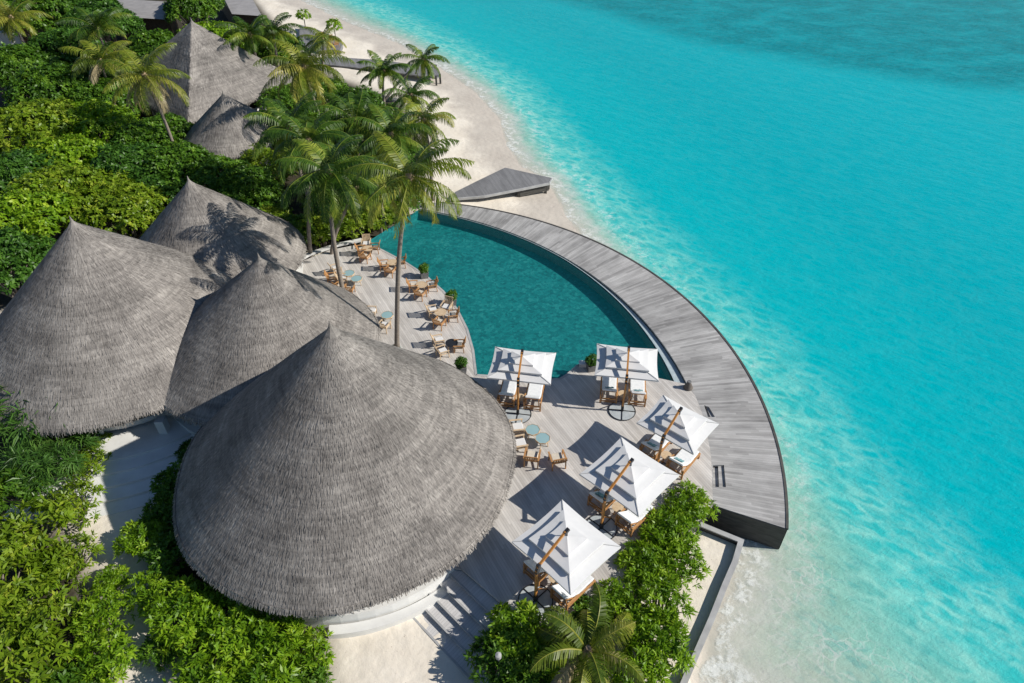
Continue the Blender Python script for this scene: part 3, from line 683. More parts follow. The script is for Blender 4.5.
# ---------------------------------------------------------------- armchairs and tables on the deck
def make_chair(cm='cushion', wood='teak'):
    r = empty('armchair', (0, 0, 0)); b = MB()
    b.box((0, .02, .38), (.58, .56, .05)); b.beam((-.29, .28, .33), (.29, .28, .33), .04, .06); b.build('seat', wood, r)
    o = MB().box((0, .04, .445), (.52, .50, .08)).build('cushion', cm, r); m_ = o.modifiers.new('bevel', 'BEVEL'); m_.width = .03; m_.segments = 2
    b = MB()
    for k in range(6):
        x = -.25 + .1 * k; b.beam((x, -.25, .40), (x * 1.12, -.46, .92), .07, .02)
    b.beam((-.31, -.47, .93), (.31, -.47, .93), .04, .07); b.build('backrest', wood, r)
    for sx in (-1, 1):
        MB().beam((sx * .33, -.38, .63), (sx * .33, .33, .60), .08, .035).build('armrest', wood, r)
        MB().beam((sx * .31, .30, 0), (sx * .31, .28, .60), .05, .05, (0, 1, 0)).build('leg', wood, r)
        MB().beam((sx * .31, -.34, 0), (sx * .31, -.30, .62), .05, .05, (0, 1, 0)).build('leg', wood, r)
    return r
def make_table(glass=True):
    r = empty('glass_table' if glass else 'low_table', (0, 0, 0))
    MB().lathe([(.40, .50), (.42, .52), (.42, .545), (.05, .55)], n=8 if glass else 24).build('tabletop', 'glass_top' if glass else 'teak_pale', r)
    if glass: MB().lathe([(.42, .47), (.445, .47), (.445, .56), (.42, .56)], n=8, close=False).build('rim', 'teak_pale', r)
    for k in range(4):
        a = R(90 * k + 45); MB().beam((.34 * math.cos(a), .34 * math.sin(a), 0), (.28 * math.cos(a), .28 * math.sin(a), .50), .045).build('leg', 'teak_pale', r)
    return r
G = {  # group phrase: tables (px, kind), chairs (px, facing angle in degrees, wood, place words)
 'in the set nearest the pool tip': ([((368.5, 254), 'low')], [((362.5, 254), -75, 'teak', 'left chair'), ((366, 261), -20, 'teak', 'front chair'), ((375, 252), 90, 'teak', 'right chair'), ((367, 247.5), 185, 'pale', 'back chair')]),
 'in the set just before the farthest planter': ([((393, 268), 'low')], [((385, 269), -80, 'teak', 'left chair'), ((391, 275), -20, 'teak', 'front chair'), ((401, 266.5), 100, 'teak', 'right chair')]),
 'in the set between the two farther planters': ([((422, 290.5), 'low')], [((414, 290), -80, 'teak', 'left chair'), ((421, 298), -25, 'teak', 'front chair'), ((432, 290), 105, 'teak', 'right chair')]),
 'in the set just past the second planter': ([((441, 318), 'low')], [((433, 315), -70, 'pale', 'left chair'), ((440, 327), -25, 'teak', 'front chair'), ((453, 320), 95, 'teak', 'right chair'), ((447, 311), 160, 'pale', 'back chair')]),
 'in the set by the nearest poolside planter': ([((452, 349), 'dark')], [((439, 345), -70, 'pale', 'left chair'), ((443, 356), -60, 'pale', 'front chair'), ((459, 350), 90, 'teak', 'right chair')]),
 'in the twin glass table set below the palms': ([((350, 279), 'glass'), ((357.5, 284.5), 'glass')], [((337, 273), -55, 'pale', 'back left chair'), ((333, 282), -80, 'teak', 'left chair'), ((341, 291), -35, 'teak', 'front left chair'), ((350, 294), -5, 'teak', 'front right chair'), ((343, 283), -70, 'pale', 'middle chair')]),
 'in the set half hidden by the middle roof': ([((388, 321), 'glass')], [((372, 316), -90, 'pale', 'left chair'), ((385, 330), -20, 'pale', 'front chair')]),
 'in the front set beside the largest roof': ([((532.5, 436), 'glass'), ((542.5, 444.5), 'glass')], [((517, 433), -80, 'pale', 'back left chair'), ((519.5, 449), -75, 'pale', 'left chair'), ((532, 462), -10, 'teak', 'front left chair'), ((557, 464), 12, 'teak', 'front right chair')]),
}
KM = {'teak': ('teak', 'cushion'), 'pale': ('teak_pale', 'canvas')}
for ph, (tabs, chs) in G.items():
    for i, (p, kind) in enumerate(tabs):
        q = at(*p, DECK); gl = kind == 'glass'
        lab = {'glass': 'octagonal glass topped table', 'low': 'low round teak table', 'dark': 'low dark round table'}[kind]
        if len(tabs) > 1: lab = ('rear ' if i == 0 else 'front ') + lab
        o = put('table_' + kind, (lambda: make_table(True)) if gl else (lambda: make_table(False)), q, R(20 * i), f'{lab} {ph}', 'table', 'tables on the pool deck')
        if kind == 'dark':
            for c_ in o.children:
                if c_.name.startswith('tabletop'): c_.data.materials[0] = M['black_metal']
    for p, fa, wd_, wd2 in chs:
        q = at(*p, DECK); wn_, cm_ = KM[wd_]
        put('chair_' + wd_, lambda: make_chair(cm_, wn_), q, R(fa), f"{'brown teak' if wd_ == 'teak' else 'pale wooden'} armchair, {wd2} {ph}", 'armchair', 'armchairs on the pool deck').scale = (1.22, 1.22, 1.12) if 'front set' in ph else (1.02, 1.02, 1.0)

# ---------------------------------------------------------------- foliage
def unit(a): return a / np.maximum(np.linalg.norm(a, axis=-1, keepdims=True), 1e-6)
def leaves(cen, nor, n, L, W, rs, up=.35, spread=1.0, shade=None, droop=.15):
    """rosettes of n folded leaves at cen (m,3) facing nor -> V, F(quads), shade"""
    m = len(cen); ref = np.tile([[.31, .12, .94]], (m, 1)); t1 = unit(np.cross(nor, ref)); t2 = np.cross(nor, t1)
    ph = rs.uniform(0, 2 * PI, (m, n)); el = rs.uniform(up - .35, up + .55, (m, n)) 
    d = (np.cos(ph)[..., None] * t1[:, None] + np.sin(ph)[..., None] * t2[:, None]) * spread + nor[:, None] * el[..., None]; d = unit(d)
    l = L * rs.uniform(.65, 1.2, (m, n))[..., None]; w_ = W * rs.uniform(.7, 1.15, (m, n))[..., None]
    side = unit(np.cross(d, np.broadcast_to(nor[:, None], d.shape) + rs.uniform(-.5, .5, (m, n, 3))))
    b = cen[:, None] + rs.uniform(-.25, .25, (m, n, 3)) * L; nn = unit(np.cross(side, d))
    tip = b + d * l - np.array([0, 0, 1.]) * l * droop; mid = b + d * l * .5
    V = np.stack([b, mid + side * w_ / 2, tip, mid - side * w_ / 2], 2).reshape(-1, 3)
    Fq = np.arange(m * n * 4).reshape(-1, 4)
    sh = np.repeat((rs.uniform(.3, .7, m) if shade is None else shade)[:, None], n, 1) + rs.randn(m, n) * .14
    return V, Fq, np.clip(sh.ravel(), 0, 1)
def lump_points(lobes, dens, rs, layers=(1, .8), zmin=-.35):
    C, N = [], []
    for (cx, cy, cz, r_, fz) in lobes:
        for ly in layers:
            n = int(dens * 4 * PI * r_ * r_ * ly * ly * (.8 if ly == 1 else .45)); q = unit(rs.randn(n, 3)); q = q[q[:, 2] > zmin]
            bump_ = 1 + .13 * np.sin(q[:, 0] * 5 + cx * 9) * np.sin(q[:, 1] * 5 + cy * 7) + rs.randn(len(q)) * .06
            p = q * r_ * ly * bump_[:, None]; p[:, 2] *= fz; C.append(p + [cx, cy, cz]); nq = q.copy(); nq[:, 2] = nq[:, 2] / fz + .35; N.append(unit(nq + rs.randn(len(q), 3) * .25))
    C = np.concatenate(C); N = np.concatenate(N)
    keep = np.ones(len(C), bool)       # drop what lies deep inside another lobe
    for (cx, cy, cz, r_, fz) in lobes:
        q = C - [cx, cy, cz]; q[:, 2] /= fz; keep &= np.linalg.norm(q, axis=1) > r_ * .66
    return C[keep], N[keep]
def tree_proto(kind, r_, h, nl, dens, nleaf, L, W, m_, seed, flat=.62, up=.35, spread=1, droop=.15, lobe=.46, name='tree', zmin=-.35):
    """unit plant: crown of radius r_ whose top is at h; trunk and limbs"""
    rs = np.random.RandomState(seed); lob = []
    ch = r_ * flat
    for i in range(nl):
        a = i * 2.4 + rs.rand() * .5; rad = r_ * math.sqrt((i + .5) / nl) * .78 * rs.uniform(.85, 1.1); lr = r_ * lobe * rs.uniform(.7, 1.15)
        z = h - lr * .75 - ch * (rad / r_) ** 2 * rs.uniform(.6, 1.1) + rs.uniform(-.12, .06) * r_
        lob.append((rad * math.cos(a), rad * math.sin(a), z, lr, .78))
    C, N = lump_points(lob, dens, rs, zmin=zmin)
    C[:, 2] = np.maximum(C[:, 2], .15)
    sh = np.clip(.45 + .22 * np.sin(C[:, 0] * 2.1 + seed) * np.cos(C[:, 1] * 1.9) + rs.randn(len(C)) * .16, 0, 1)
    V, Fq, S = leaves(C, N, nleaf, L, W, rs, up, spread, sh, droop)
    root = empty(name, (0, 0, 0)); np_mesh('crown', V, Fq, m_, S, root)
    b = MB(); fork = Vector((.05 * r_, 0, max(.3, h - ch * 1.5 - r_ * .2)))
    tr_ = .05 * r_ + .04
    if h > 2.6: b.tube([(0, 0, -.3), (.03 * r_, .02 * r_, fork.z * .5), fork], [tr_ * 1.25, tr_, tr_ * .85], 8)
    for (x, y, z, lr, _) in lob:
        e = Vector((x, y, z)); md = fork.lerp(e, .5) + Vector((rs.uniform(-.1, .1) * r_, rs.uniform(-.1, .1) * r_, -.05 * r_))
        b.tube([fork if h > 2.6 else Vector((x * .2, y * .2, 0)), md, e], [tr_ * .6, tr_ * .38, tr_ * .15], 6)
    b.build('trunk' if h > 2.6 else 'stem', 'bark', root)
    return root
# kinds: prototypes are used for the first plants placed, then copied
PROTO = {
 'scaevola_a': lambda: tree_proto('b', 1.7, 1.9, 22, 9, 12, .36, .10, 'leaf_bright', 11, .5, .45, name='shrub', zmin=-.3, lobe=.27),
 'scaevola_b': lambda: tree_proto('b', 1.7, 2.0, 22, 8, 12, .34, .095, 'leaf_bright', 12, .5, .45, name='shrub', zmin=-.3, lobe=.25),
 'scaevola_m': lambda: tree_proto('b', 1.7, 1.9, 20, 8, 12, .36, .105, 'leaf_mid', 13, .5, .4, name='shrub', zmin=-.3, lobe=.27),
 'twiggy': lambda: tree_proto('b', 1.9, 2.0, 20, 5, 9, .38, .12, 'leaf_yellow', 14, .5, .3, name='shrub', zmin=-.3, lobe=.28),
 'pandanus': lambda: tree_proto('b', 2.0, 2.6, 9, 2.6, 26, .85, .06, 'leaf_spiky', 15, .55, .5, spread=.9, name='screw_pine', droop=.35),
 'light_a': lambda: tree_proto('t', 5, 6.0, 38, 5.4, 10, .36, .21, 'leaf_yellow', 21, .6, .2, lobe=.22, zmin=-.1),
 'light_b': lambda: tree_proto('t', 5, 6.3, 36, 5.4, 10, .36, .21, 'leaf_bright', 22, .7, .2, lobe=.23, zmin=-.1),
 'dark_a': lambda: tree_proto('t', 4.2, 6.0, 36, 5.6, 10, .38, .18, 'leaf_dark', 23, .85, .25, lobe=.27, zmin=-.2),
 'dark_b': lambda: tree_proto('t', 4.2, 6.5, 32, 5.6, 10, .38, .18, 'leaf_mid', 24, .9, .25, lobe=.29, zmin=-.2),
 'mid_s': lambda: tree_proto('t', 2.4, 3.0, 11, 7, 8, .34, .14, 'leaf_mid', 25, .5, .3, name='shrub', zmin=-.4),
 'bright_s': lambda: tree_proto('t', 2.4, 3.0, 11, 7, 8, .34, .13, 'leaf_yellow', 26, .5, .3, name='shrub', zmin=-.4),
}
PH = {'scaevola_a': 1.9, 'scaevola_b': 2.0, 'scaevola_m': 1.9, 'twiggy': 2.0, 'pandanus': 2.6, 'light_a': 6, 'light_b': 6.3, 'dark_a': 6, 'dark_b': 6.5, 'mid_s': 3, 'bright_s': 3}
rp_ = random.Random(5)
def plant(kind, px, py, s, label, ground=.9, sz=1.0):
    """px, py: where the middle of the crown's top shows"""
    q = at(px, py, ground + PH[kind] * s * sz * .82); o = copy_tree(first[kind]) if kind in first else PROTO[kind](); first.setdefault(kind, o)
    o.location = (q.x, q.y, ground - .05); o.rotation_euler = (0, 0, rp_.uniform(0, 6.28)); o.scale = (s, s, s * sz)
    big = PH[kind] > 3.5
    if 'group' in o: del o['group']
    tag(o, label, 'tree' if big or kind == 'pandanus' else 'shrub', 'trees inland behind the roofs' if big else 'shrubs of the garden'); return o
for a in [
 # bottom left thicket
 ('pandanus', 14, 392, 1.6, 'spiky screw pine at the left edge against the left roof eave'),
 ('pandanus', 42, 452, 1.0, 'smaller spiky screw pine just right and below the other one at the left edge'),
 ('twiggy', 82, 462, .7, 'leafy sprig of shrub reaching over the white terrace'),
 ('twiggy', 95, 440, .5, 'small leafy sprig at the foot of the left roof eave'),
 ('scaevola_m', 10, 480, 1.15, 'mid green shrub at the left edge under the screw pines'),
 ('twiggy', 22, 530, 1.2, 'sprawling yellow green shrub with bare twigs at the left edge'),
 ('twiggy', -15, 590, 1.2, 'yellow green shrub cut off by the left edge, above the corner one'),
 ('scaevola_a', 48, 565, .7, 'bright shrub left of the shaded sand path, its upper end'),
 ('twiggy', 70, 500, .85, 'yellow green shrub spilling onto the path below the white terrace'),
 ('scaevola_a', 108, 578, .5, 'small bright shrub in the middle of the shaded sand path'),
 ('twiggy', 68, 555, .8, 'yellow green shrub at the left side of the path, middle'),
 ('twiggy', 30, 612, 1.05, 'yellow green shrub in the middle of the lower left thicket'),
 ('scaevola_b', 98, 610, .75, 'bright rosette shrub leaning over the shaded sand path'),
 ('scaevola_b', 100, 655, .9, 'bright rosette shrub left of the path at the bottom edge'),
 ('twiggy', 15, 665, 1.2, 'yellow green shrub filling the bottom left corner'),
 ('scaevola_m', 60, 690, 1.0, 'mid green shrub at the bottom edge near the left corner'),
 # left of the big roof
 ('scaevola_m', 192, 448, .6, 'dark shaded shrub wedged between the middle and largest roofs'),
 ('scaevola_m', 168, 508, .85, 'shaded green shrub against the left side of the largest roof, halfway up'),
 ('scaevola_m', 180, 478, .95, 'dark shaded shrub at the top of the planting between the roofs'),
 ('scaevola_a', 142, 535, .8, 'bright shrub right of the shaded path, upper one by the terrace'),
 ('scaevola_m', 172, 545, .9, 'shaded green shrub tucked against the largest roof, left side'),
 ('scaevola_b', 148, 590, .75, 'bright shrub right of the shaded path, middle one'),
 ('scaevola_a', 180, 610, 1.05, 'bright shrub below the left eave of the largest roof'),
 ('scaevola_b', 228, 618, 1.0, 'bright shrub under the lower left eave of the largest roof'),
 ('scaevola_m', 160, 645, .6, 'mid green shrub right of the path near the bottom'),
 ('scaevola_a', 270, 640, 1.0, 'bright shrub under the front eave of the largest roof'),
 ('scaevola_b', 205, 668, 1.1, 'bright shrub at the bottom edge left of the white parapet, left one'),
 ('scaevola_a', 255, 685, 1.1, 'bright shrub at the bottom edge left of the white parapet, middle one'),
 ('scaevola_b', 305, 655, .8, 'bright shrub beside the white parapet and pale sand'),
 ('scaevola_m', 300, 700, .9, 'mid green shrub at the bottom edge beside the pale sand'),
 # hedge at the lower right
 ('scaevola_b', 688, 503, .85, 'bright hedge shrub at the top of the hedge by the boardwalk end'),
 ('scaevola_a', 670, 528, .9, 'bright hedge shrub second from the top of the hedge'),
 ('scaevola_b', 680, 560, .85, 'bright hedge shrub next to the sand bed wall'),
 ('scaevola_a', 648, 562, .85, 'bright hedge shrub between the diagonal parasols and the sand'),
 ('scaevola_b', 664, 600, .95, 'bright hedge shrub on the sandy side above the palm'),
 ('scaevola_b', 622, 602, .85, 'mid green hedge shrub beside the nearest parasol'),
 ('scaevola_a', 660, 638, .95, 'bright hedge shrub right of the palm at the bottom'),
 ('scaevola_b', 634, 682, 1.0, 'bright hedge shrub at the bottom edge right of the palm'),
 ('scaevola_a', 517, 632, .95, 'bright shrub beside the deck steps, upper one'),
 ('scaevola_m', 500, 655, .9, 'mid green shrub beside the deck steps, lower one'),
 ('scaevola_b', 548, 650, .85, 'bright shrub between the steps and the palm'),
 ('scaevola_m', 525, 685, .9, 'mid green shrub at the bottom edge left of the palm'),
 ('scaevola_m', 590, 615, .7, 'mid green shrub behind the palm crown'),
 # inland forest
 ('light_b', 208, 32, .95, 'bright round tree behind the tall four sided roof'),
 ('light_b', 243, 42, .7, 'bright tree right of the four sided roof tip'),
 ('dark_b', 275, 40, .9, 'mid green tree between the far roofs and the beach'),
 ('dark_a', 60, 40, 1.2, 'dark tree in front of the far pale buildings'),
 ('dark_a', 95, 12, 1.2, 'dark tree at the top edge, left of the far thatched roof'),
 ('dark_b', 35, 2, 1.3, 'mid green tree at the top edge behind the pink building'),
 ('dark_a', 70, -4, 1.3, 'dark tree at the top edge behind the flat roofed building'),
 ('dark_b', 10, 58, 1.1, 'mid green tree at the left edge below the white flat roof'),
 ('dark_b', 190, -2, 1.0, 'mid green tree at the top edge between the two far thatched roofs'),
 ('dark_a', 105, 70, 1.1, 'dark tree left of the palm with dry fronds'),
 ('dark_b', 150, 40, .9, 'mid green tree between the dry palm and the four sided roof'),
 ('dark_b', 45, 78, 1.1, 'mid green tree above the broad yellow green canopy'),
 ('light_a', 30, 118, 1.15, 'broad yellow green canopy at the left edge, highest one'),
 ('light_b', 85, 118, 1.0, 'bright green spreading canopy left of the dry palm base'),
 ('dark_a', 15, 165, 1.0, 'dark tree in the gap at the left edge'),
 ('dark_a', 128, 158, 1.0, 'dark green rounded tree below the dry palm'),
 ('dark_b', 178, 158, .9, 'deep green rounded tree in front of the four sided roof'),
 ('dark_b', 215, 172, .8, 'deep green rounded tree below the small cone roof'),
 ('dark_a', 160, 182, .8, 'dark tree right behind the palm shadowed roof tip'),
 ('light_a', 60, 185, 1.0, 'yellow green canopy directly above the left roof tip'),
 ('light_a', 118, 200, .85, 'yellow green canopy between the left roof and the palm shadowed roof'),
 ('light_b', 20, 205, .95, 'bright canopy at the left edge above the left roof'),
 ('dark_a', -5, 250, .9, 'dark tree at the left edge beside the left roof slope'),
 ('dark_b', 165, 124, .7, 'mid green tree hiding the foot of the bleached palm'),
 ('dark_b', 140, 132, .8, 'mid green tree just left of the foot of the bleached palm'),
 ('light_b', 60, 150, .9, 'bright green canopy between the two broad yellow green ones'),
 ('dark_b', 100, 92, .9, 'mid green tree left of the bleached palm crown'),
 ('dark_b', 245, 178, .7, 'mid green tree between the small cone roof and the palm shadowed roof'),
 ('bright_s', 262, 160, 1.2, 'yellow green shrub right of the small cone roof'),
 ('mid_s', 265, 120, 1.3, 'mid green shrub right of the small cone roof tip'),
 ('light_a', 150, 215, .5, 'small yellow green canopy touching the left slope of the palm shadowed roof'),
 ('mid_s', 245, 195, 1.2, 'mid green shrub right of the palm shadowed roof'),
 ('bright_s', 268, 215, .9, 'yellow green shrub at the foot of the leaning palm trunks'),
 ('dark_b', 300, 120, .8, 'mid green tree in the middle of the palm grove'),
 ('mid_s', 345, 110, 1.4, 'mid green shrub in the palm grove, near the beach'),
 ('mid_s', 375, 115, 1.3, 'mid green shrub at the beach side of the palm grove, rear'),
 ('mid_s', 395, 150, 1.2, 'mid green shrub at the beach side of the palm grove, front'),
 ('dark_b', 345, 160, .75, 'mid green tree behind the palm with the straight trunk'),
 ('mid_s', 290, 225, .9, 'mid green shrub behind the kerb left of the pool'),
 ('bright_s', 320, 222, .9, 'yellow green shrub behind the kerb, beside the pool tip'),
 ('bright_s', 350, 215, .95, 'yellow green shrub at the pool tip, left one'),
 ('bright_s', 378, 208, .9, 'yellow green shrub along the short pool side, middle one'),
 ('mid_s', 398, 196, .85, 'mid green shrub at the far corner of the pool'),
 ('mid_s', 330, 195, 1.0, 'mid green shrub below the palm crowns'),
 ('mid_s', 365, 180, 1.1, 'mid green shrub in the gap between the two big palms'),
 ('mid_s', 320, 85, 1.2, 'mid green shrub beside the jetty root'),
 ('mid_s', 355, 95, 1.1, 'mid green shrub at the inland end of the jetty'),
 ('mid_s', 285, 92, 1.2, 'mid green shrub right of the four sided roof slope')]: plant(*a)

# ---------------------------------------------------------------- palms
def palm(base, top, nf, L, seed, label, m_='palm_green', lean=0.0, tr=.15, dry=.0, nuts=True, low=-.7, wrap=False, grp='coconut palms'):
    rs = np.random.RandomState(seed); base = Vector(base); top = Vector(top); loc = Vector((base.x, base.y, base.z))
    root = empty('palm_tree', loc, 0, label, 'palm', grp); t = top - base; n = 14; pts = []; rad = []
    for i in range(n + 1):
        s = i / n; p = Vector((t.x * s ** (1.35 + lean), t.y * s ** (1.35 + lean), t.z * s)); p.x += .10 * math.sin(s * 5 + seed); pts.append(p); rad.append(tr * (1.5 if i == 0 else 1.12 - .35 * s) * (1 + .03 * (i % 2)))
    MB().tube(pts, rad, 10).build('trunk', 'bark', root, smooth=True)
    H = pts[-1]; Vs, Fs, Sh = [], [], []; o = 0; dryf = []
    Vd, Fd, Sd = [], [], []
    nf = int(nf * 1.3)
    for k in range(nf):
        a = k * 2.399 + rs.rand() * .3; u = (k + .5) / nf; el = 1.25 - (1.25 - low) * u ** .85 + rs.randn() * .08; fl = L * (.72 + .35 * math.sin(PI * min(1, u * .9 + .12))) * rs.uniform(.88, 1.08)
        m = 22; s = np.linspace(0, 1, m); e = el - s ** 1.5 * (1.3 + .6 * u) ; ds = fl / (m - 1)
        r_ = np.r_[0, np.cumsum(np.cos(e[:-1]) * ds)]; z = np.r_[0, np.cumsum(np.sin(e[:-1]) * ds)]
        sw = rs.uniform(-.18, .18) * s ** 2; aa = a + sw * 2; P = np.stack([r_ * np.cos(aa), r_ * np.sin(aa), z], -1) + np.array(H) + [0, 0, .05]
        isdry = u > 1 - dry; V_, F_, S_ = (Vd, Fd, Sd) if isdry else (Vs, Fs, Sh)
        o = sum(len(q) for q in V_)
        # rachis: flat three-sided strip
        T_ = unit(np.gradient(P, axis=0)); side = unit(np.cross(T_, [0, 0, 1.0])); up_ = np.cross(side, T_); wd_ = (.045 * (1 - s * .8))[:, None]
        Vr = np.stack([P - side * wd_, P + up_ * wd_ * .6, P + side * wd_], 1).reshape(-1, 3); i = np.arange(m - 1)[:, None] * 3 + o
        F_.append(np.concatenate([np.concatenate([i, i + 1, i + 4, i + 3], 1), np.concatenate([i + 1, i + 2, i + 5, i + 4], 1)])); V_.append(Vr); S_.append(np.full(2 * (m - 1), .72))
        # leaflets
        nl = 52; fo_ = rs.randn() * .22; q = np.linspace(.10, 1, nl); idx = q * (m - 1); i0 = np.minimum(idx.astype(int), m - 2); fr = (idx - i0)[:, None]
        B = P[i0] * (1 - fr) + P[i0 + 1] * fr; T2 = T_[i0]; S2 = side[i0]; U2 = up_[i0]
        for sg in (-1, 1):
            jt = rs.uniform(-.15, .15, (nl, 1)); ll = (L * .25 * np.sin(np.clip(q * .93 + .10, 0, 1) * PI) ** .55 * rs.uniform(.85, 1.1, nl))[:, None]; hang = .5 + .7 * u + .45 * rs.rand(nl, 1)
            d = unit(S2 * sg * (1 - .12) + T2 * (.55 + jt) + U2 * .18 - np.array([0, 0, 1.]) * hang * .6); d2 = unit(d - np.array([0, 0, 1.]) * hang * 1.4)
            wv_ = unit(T2 + jt * U2) * (.034 if L > 3.2 else .032)
            A0 = B; A1 = B + d * ll * .5; A2 = A1 + d2 * ll * .55
            o = sum(len(x) for x in V_); Vl = np.stack([A0 - wv_ * .6, A0 + wv_ * .6, A1 + wv_, A1 - wv_, A2], 1).reshape(-1, 3)
            i = np.arange(nl)[:, None] * 5 + o; F_.append(np.concatenate([i, i + 1, i + 2, i + 3], 1)); F_.append(np.concatenate([i + 3, i + 2, i + 4, i + 4], 1)[:, [0, 1, 2, 2]])
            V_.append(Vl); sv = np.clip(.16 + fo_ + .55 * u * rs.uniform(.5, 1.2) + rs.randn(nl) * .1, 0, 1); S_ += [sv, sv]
    def mk(V_, F_, S_, name, mm, par):
        V = np.concatenate(V_); fs = [tuple(int(x) for x in dict.fromkeys(f)) for f in np.concatenate(F_)]
        me = bpy.data.meshes.new(name); me.from_pydata(V.tolist(), [], fs); me.materials.append(M[mm]); me.attributes.new('shade', 'FLOAT', 'FACE').data.foreach_set('value', np.concatenate(S_).astype(np.float32))
        ob = bpy.data.objects.new(name, me); COL.objects.link(ob); ob.parent = par; return ob
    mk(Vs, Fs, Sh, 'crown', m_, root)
    if Vd: mk(Vd, Fd, Sd, 'dead_fronds', 'palm_dry', root)
    b = MB(); b.lathe([(.08, -.5), (.22, -.25), (.26, .05), (.12, .4)], H, 10); b.build('crownshaft', 'husk', root)
    if nuts:
        b = MB()
        for k in range(9):
            a = k * 2.4; b.lathe([(.02, -.13), (.10, -.07), (.12, 0), (.09, .08), (.02, .12)], H + Vector((.30 * math.cos(a), .30 * math.sin(a), -.12 - .08 * (k % 3))), 7)
        b.build('coconuts', 'coconut', root, smooth=True)
    if wrap: MB().lathe([(.30, 0), (.36, .12), (.33, .42), (.22, .5)], (0, 0, 0), 14, False).build('trunk_wrap', 'green_wrap', root)
    return root
b1 = at(396, 352, DECK); palm(b1, (at(409, 182, 14.1).x, b1.y + .6, 14.1), 18, 3.9, 1, 'tall palm with a green wrapped base standing alone on the pool deck', dry=.0, wrap=True, low=-.8, m_='palm_yellow')
b2 = at(343, 298, DECK); palm(b2, (at(322, 185, 11.9).x, b2.y - .3, 11.9), 26, 4.1, 2, 'tall palm rising beside the twin glass tables on the deck', low=-1.25)
b3 = at(332, 262, 1); palm(b3, (at(345, 205, 8).x, b3.y, 7.5), 16, 3.6, 3, 'shorter palm just behind the one beside the glass tables', low=-.6)
b4 = at(313, 262, 1); palm(b4, (at(292, 172, 11).x, b4.y + .3, 11.0), 16, 3.7, 4, 'palm at the left of the grove, against the palm shadowed roof', low=-.7, dry=.06)
def P2(px, py, z, dx, dy, *a, **k):
    t = at(px, py, z); return palm((t.x + dx, t.y + dy, .9), (t.x, t.y, z), *a, **k)
P2(145, 76, 10.5, .6, 0, 18, 4.6, 5, 'palm with bleached dry fronds left of the four sided roof', dry=.30, m_='palm_yellow')
P2(305, 68, 10, .5, .5, 20, 4.8, 6, 'yellow green palm with wide drooping fronds right of the four sided roof', m_='palm_yellow', low=-.6)
P2(384, 72, 7, -.6, 0, 14, 3.3, 7, 'small upright palm beside the middle of the jetty', low=-.1)
t6 = at(423, 62, 5.5); palm((t6.x - 5.2, t6.y - 1.0, .9), (t6.x, t6.y, 5.8), 16, 3.2, 8, 'dark palm leaning out over the beach beside the jetty end', low=-.9, lean=-.2)
P2(354, 122, 8.5, 0, 0, 16, 4.4, 9, 'palm in the middle of the grove with upright fronds', low=-.2)
P2(410, 96, 7.5, .3, 0, 15, 3.2, 10, 'short bushy palm at the beach edge below the jetty', low=-.6)
P2(424, 120, 8.5, .3, 0, 16, 3.6, 11, 'palm with yellowing hanging fronds at the beach edge', m_='palm_yellow', low=-1.0, dry=.12)
P2(392, 135, 9, 0, 0, 17, 4.3, 12, 'palm behind the crown of the lone deck palm', low=-.5)
P2(290, 130, 10, .3, 0, 17, 4.2, 13, 'palm in the left part of the grove above the leaning pair', low=-.3)
P2(98, 30, 9, 0, 0, 14, 4.4, 14, 'palm with upright fronds near the top edge left of the far thatched roof', low=.1)
P2(272, 32, 8, 0, 0, 14, 3.8, 15, 'green palm between the bright trees and the far beach', low=-.3)
P2(322, 40, 6, -.5, 0, 12, 3.2, 16, 'small yellowish palm on the sand by the far round planter', m_='palm_yellow', low=-.4)
P2(250, 35, 8.5, 0, 0, 14, 3.8, 17, 'green palm behind the bright tree by the four sided roof', low=-.3)
P2(12, 18, 9, 0, 0, 14, 4.4, 18, 'palm in the top left corner', m_='palm_yellow', low=-.4)
P2(375, 165, 7.5, 0, 0, 14, 3.6, 19, 'low palm in the front of the grove between the two tall ones', m_='palm_yellow', low=-.5)
P2(100, 62, 8, 0, 0, 14, 4.2, 21, 'palm just left of the bleached palm', m_='palm_yellow', low=-.3, dry=.15)
t9 = at(588, 652, 3.0); palm((t9.x, t9.y + .2, .9), (t9.x, t9.y, 3.0), 15, 3.1, 20, 'low spreading palm with yellow fronds in front of the nearest parasol', m_='palm_yellow', low=-.6, dry=.35, tr=.2)

# ---------------------------------------------------------------- planters and small things
def planter(px, py, label, s=.62, tall=.55):
    q = at(px, py, DECK); r = empty('planter', q, .25, label, 'planter', 'planters along the pool edge'); h = tall; a = s / 2
    def sq(k, z): return [(-k, -k, z), (k, -k, z), (k, k, z), (-k, k, z)]
    V = sq(a * .82, 0) + sq(a, h) + sq(a - .05, h) + sq(a - .06, h - .08); n = lambda i, j: [(i * 4 + k, i * 4 + (k + 1) % 4, j * 4 + (k + 1) % 4, j * 4 + k) for k in range(4)]
    MB().add(V, n(0, 1) + n(1, 2) + n(2, 3) + [(0, 3, 2, 1)]).build('box', 'planter_mat', r)
    MB().box((0, 0, h - .07), (s - .12, s - .12, .04)).build('soil', 'soil', r)
    rs = np.random.RandomState(int(px)); C, N = lump_points([(0, 0, h + .22, .32, .8), (.12, .1, h + .34, .22, .9), (-.15, .05, h + .28, .2, .9)], 70, rs, zmin=-.5)
    V, Fq, S = leaves(C, N, 6, .17, .06, rs); np_mesh('foliage', V, Fq, 'leaf_mid' if px < 460 else 'leaf_dark', S, r)
planter(424.5, 277, 'square planter with a leafy bush at the pool edge, farthest one')
planter(452, 304, 'square planter with a leafy bush at the pool edge, second farthest')
planter(461.5, 372, 'square planter with a leafy bush at the pool edge nearest the biggest roof')
planter(591.5, 369, 'dark planter between the two poolside parasols', .7, .5)
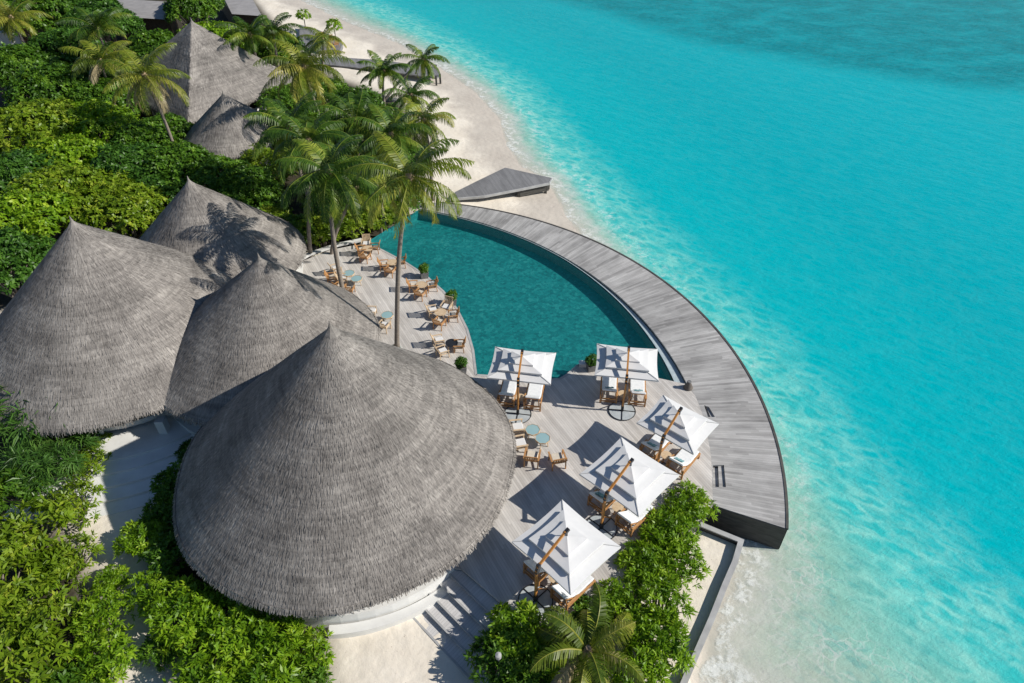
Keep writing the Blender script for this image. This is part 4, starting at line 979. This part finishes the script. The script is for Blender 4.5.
o = MB().box((0, 0, .14), (.5, .34, .28)).box((0, 0, .30), (.56, .40, .04)).build('low_stool', 'canvas'); o.location = at(583, 366, DECK); tag(o, 'small white stool beside the dark planter at the pool edge', 'stool')
q = at(688, 388, DECK); r = empty('pot', q, 0, 'dark conical pot at the corner of the overflow edge and boardwalk', 'pot')
MB().lathe([(.28, 0), (.30, .06), (.14, .42), (.11, .5)], n=20).build('body', 'clay', r); MB().lathe([(.11, .5), (.15, .53), (.12, .58)], n=20).build('lid', 'planter_mat', r)
# far beach: round planter with topiary and a few chairs
q = at(325, 48, 1.0); r = empty('beach_terrace', q, 0, 'small grey terrace on the far beach behind the palms', 'terrace')
MB().prism([((at(x, y, 1) - q).x, (at(x, y, 1) - q).y) for x, y in ((300, 27), (318, 32), (336, 40), (343, 46), (340, 54), (322, 54), (300, 48))], -.4, .35).build('terrace_floor', 'ramp_planks', r)
for px, py, lb in ((306, 30, 'small round topiary tree on the far beach terrace, left one'), (336, 40, 'small round topiary tree on the far beach terrace, right one')):
    q = at(px, py, 1.3); r = empty('topiary_tree', q, 0, lb, 'tree', 'topiary trees'); MB().tube([(0, 0, 0), (0, 0, 1.5)], .07).build('trunk', 'bark', r)
    rs = np.random.RandomState(px); C, N = lump_points([(0, 0, 2.0, .95, .75)], 9, rs); V, Fq, S = leaves(C, N, 7, .35, .16, rs); np_mesh('crown', V, Fq, 'leaf_bright', S, r)
for px, py, lb in ((322, 38, 'left one'), (330, 41, 'middle one'), (336, 47, 'right one')):
    q = at(px, py, 1.36); put('chair_teak', make_chair, q, R(40), f'armchair on the far beach terrace, {lb}', 'armchair', 'armchairs on the far terrace')
# garden lamp by the steps
q = at(499, 678, .9); r = empty('garden_lamp', q, 0, 'short grey bollard lamp among the shrubs at the foot of the steps', 'lamp')
MB().tube([(0, 0, 0), (0, 0, 1.9)], .04).build('post', 'planter_mat', r); MB().lathe([(.11, 1.9), (.13, 1.95), (.13, 2.15), (.02, 2.2)], n=14).build('lamp_head', 'concrete', r)
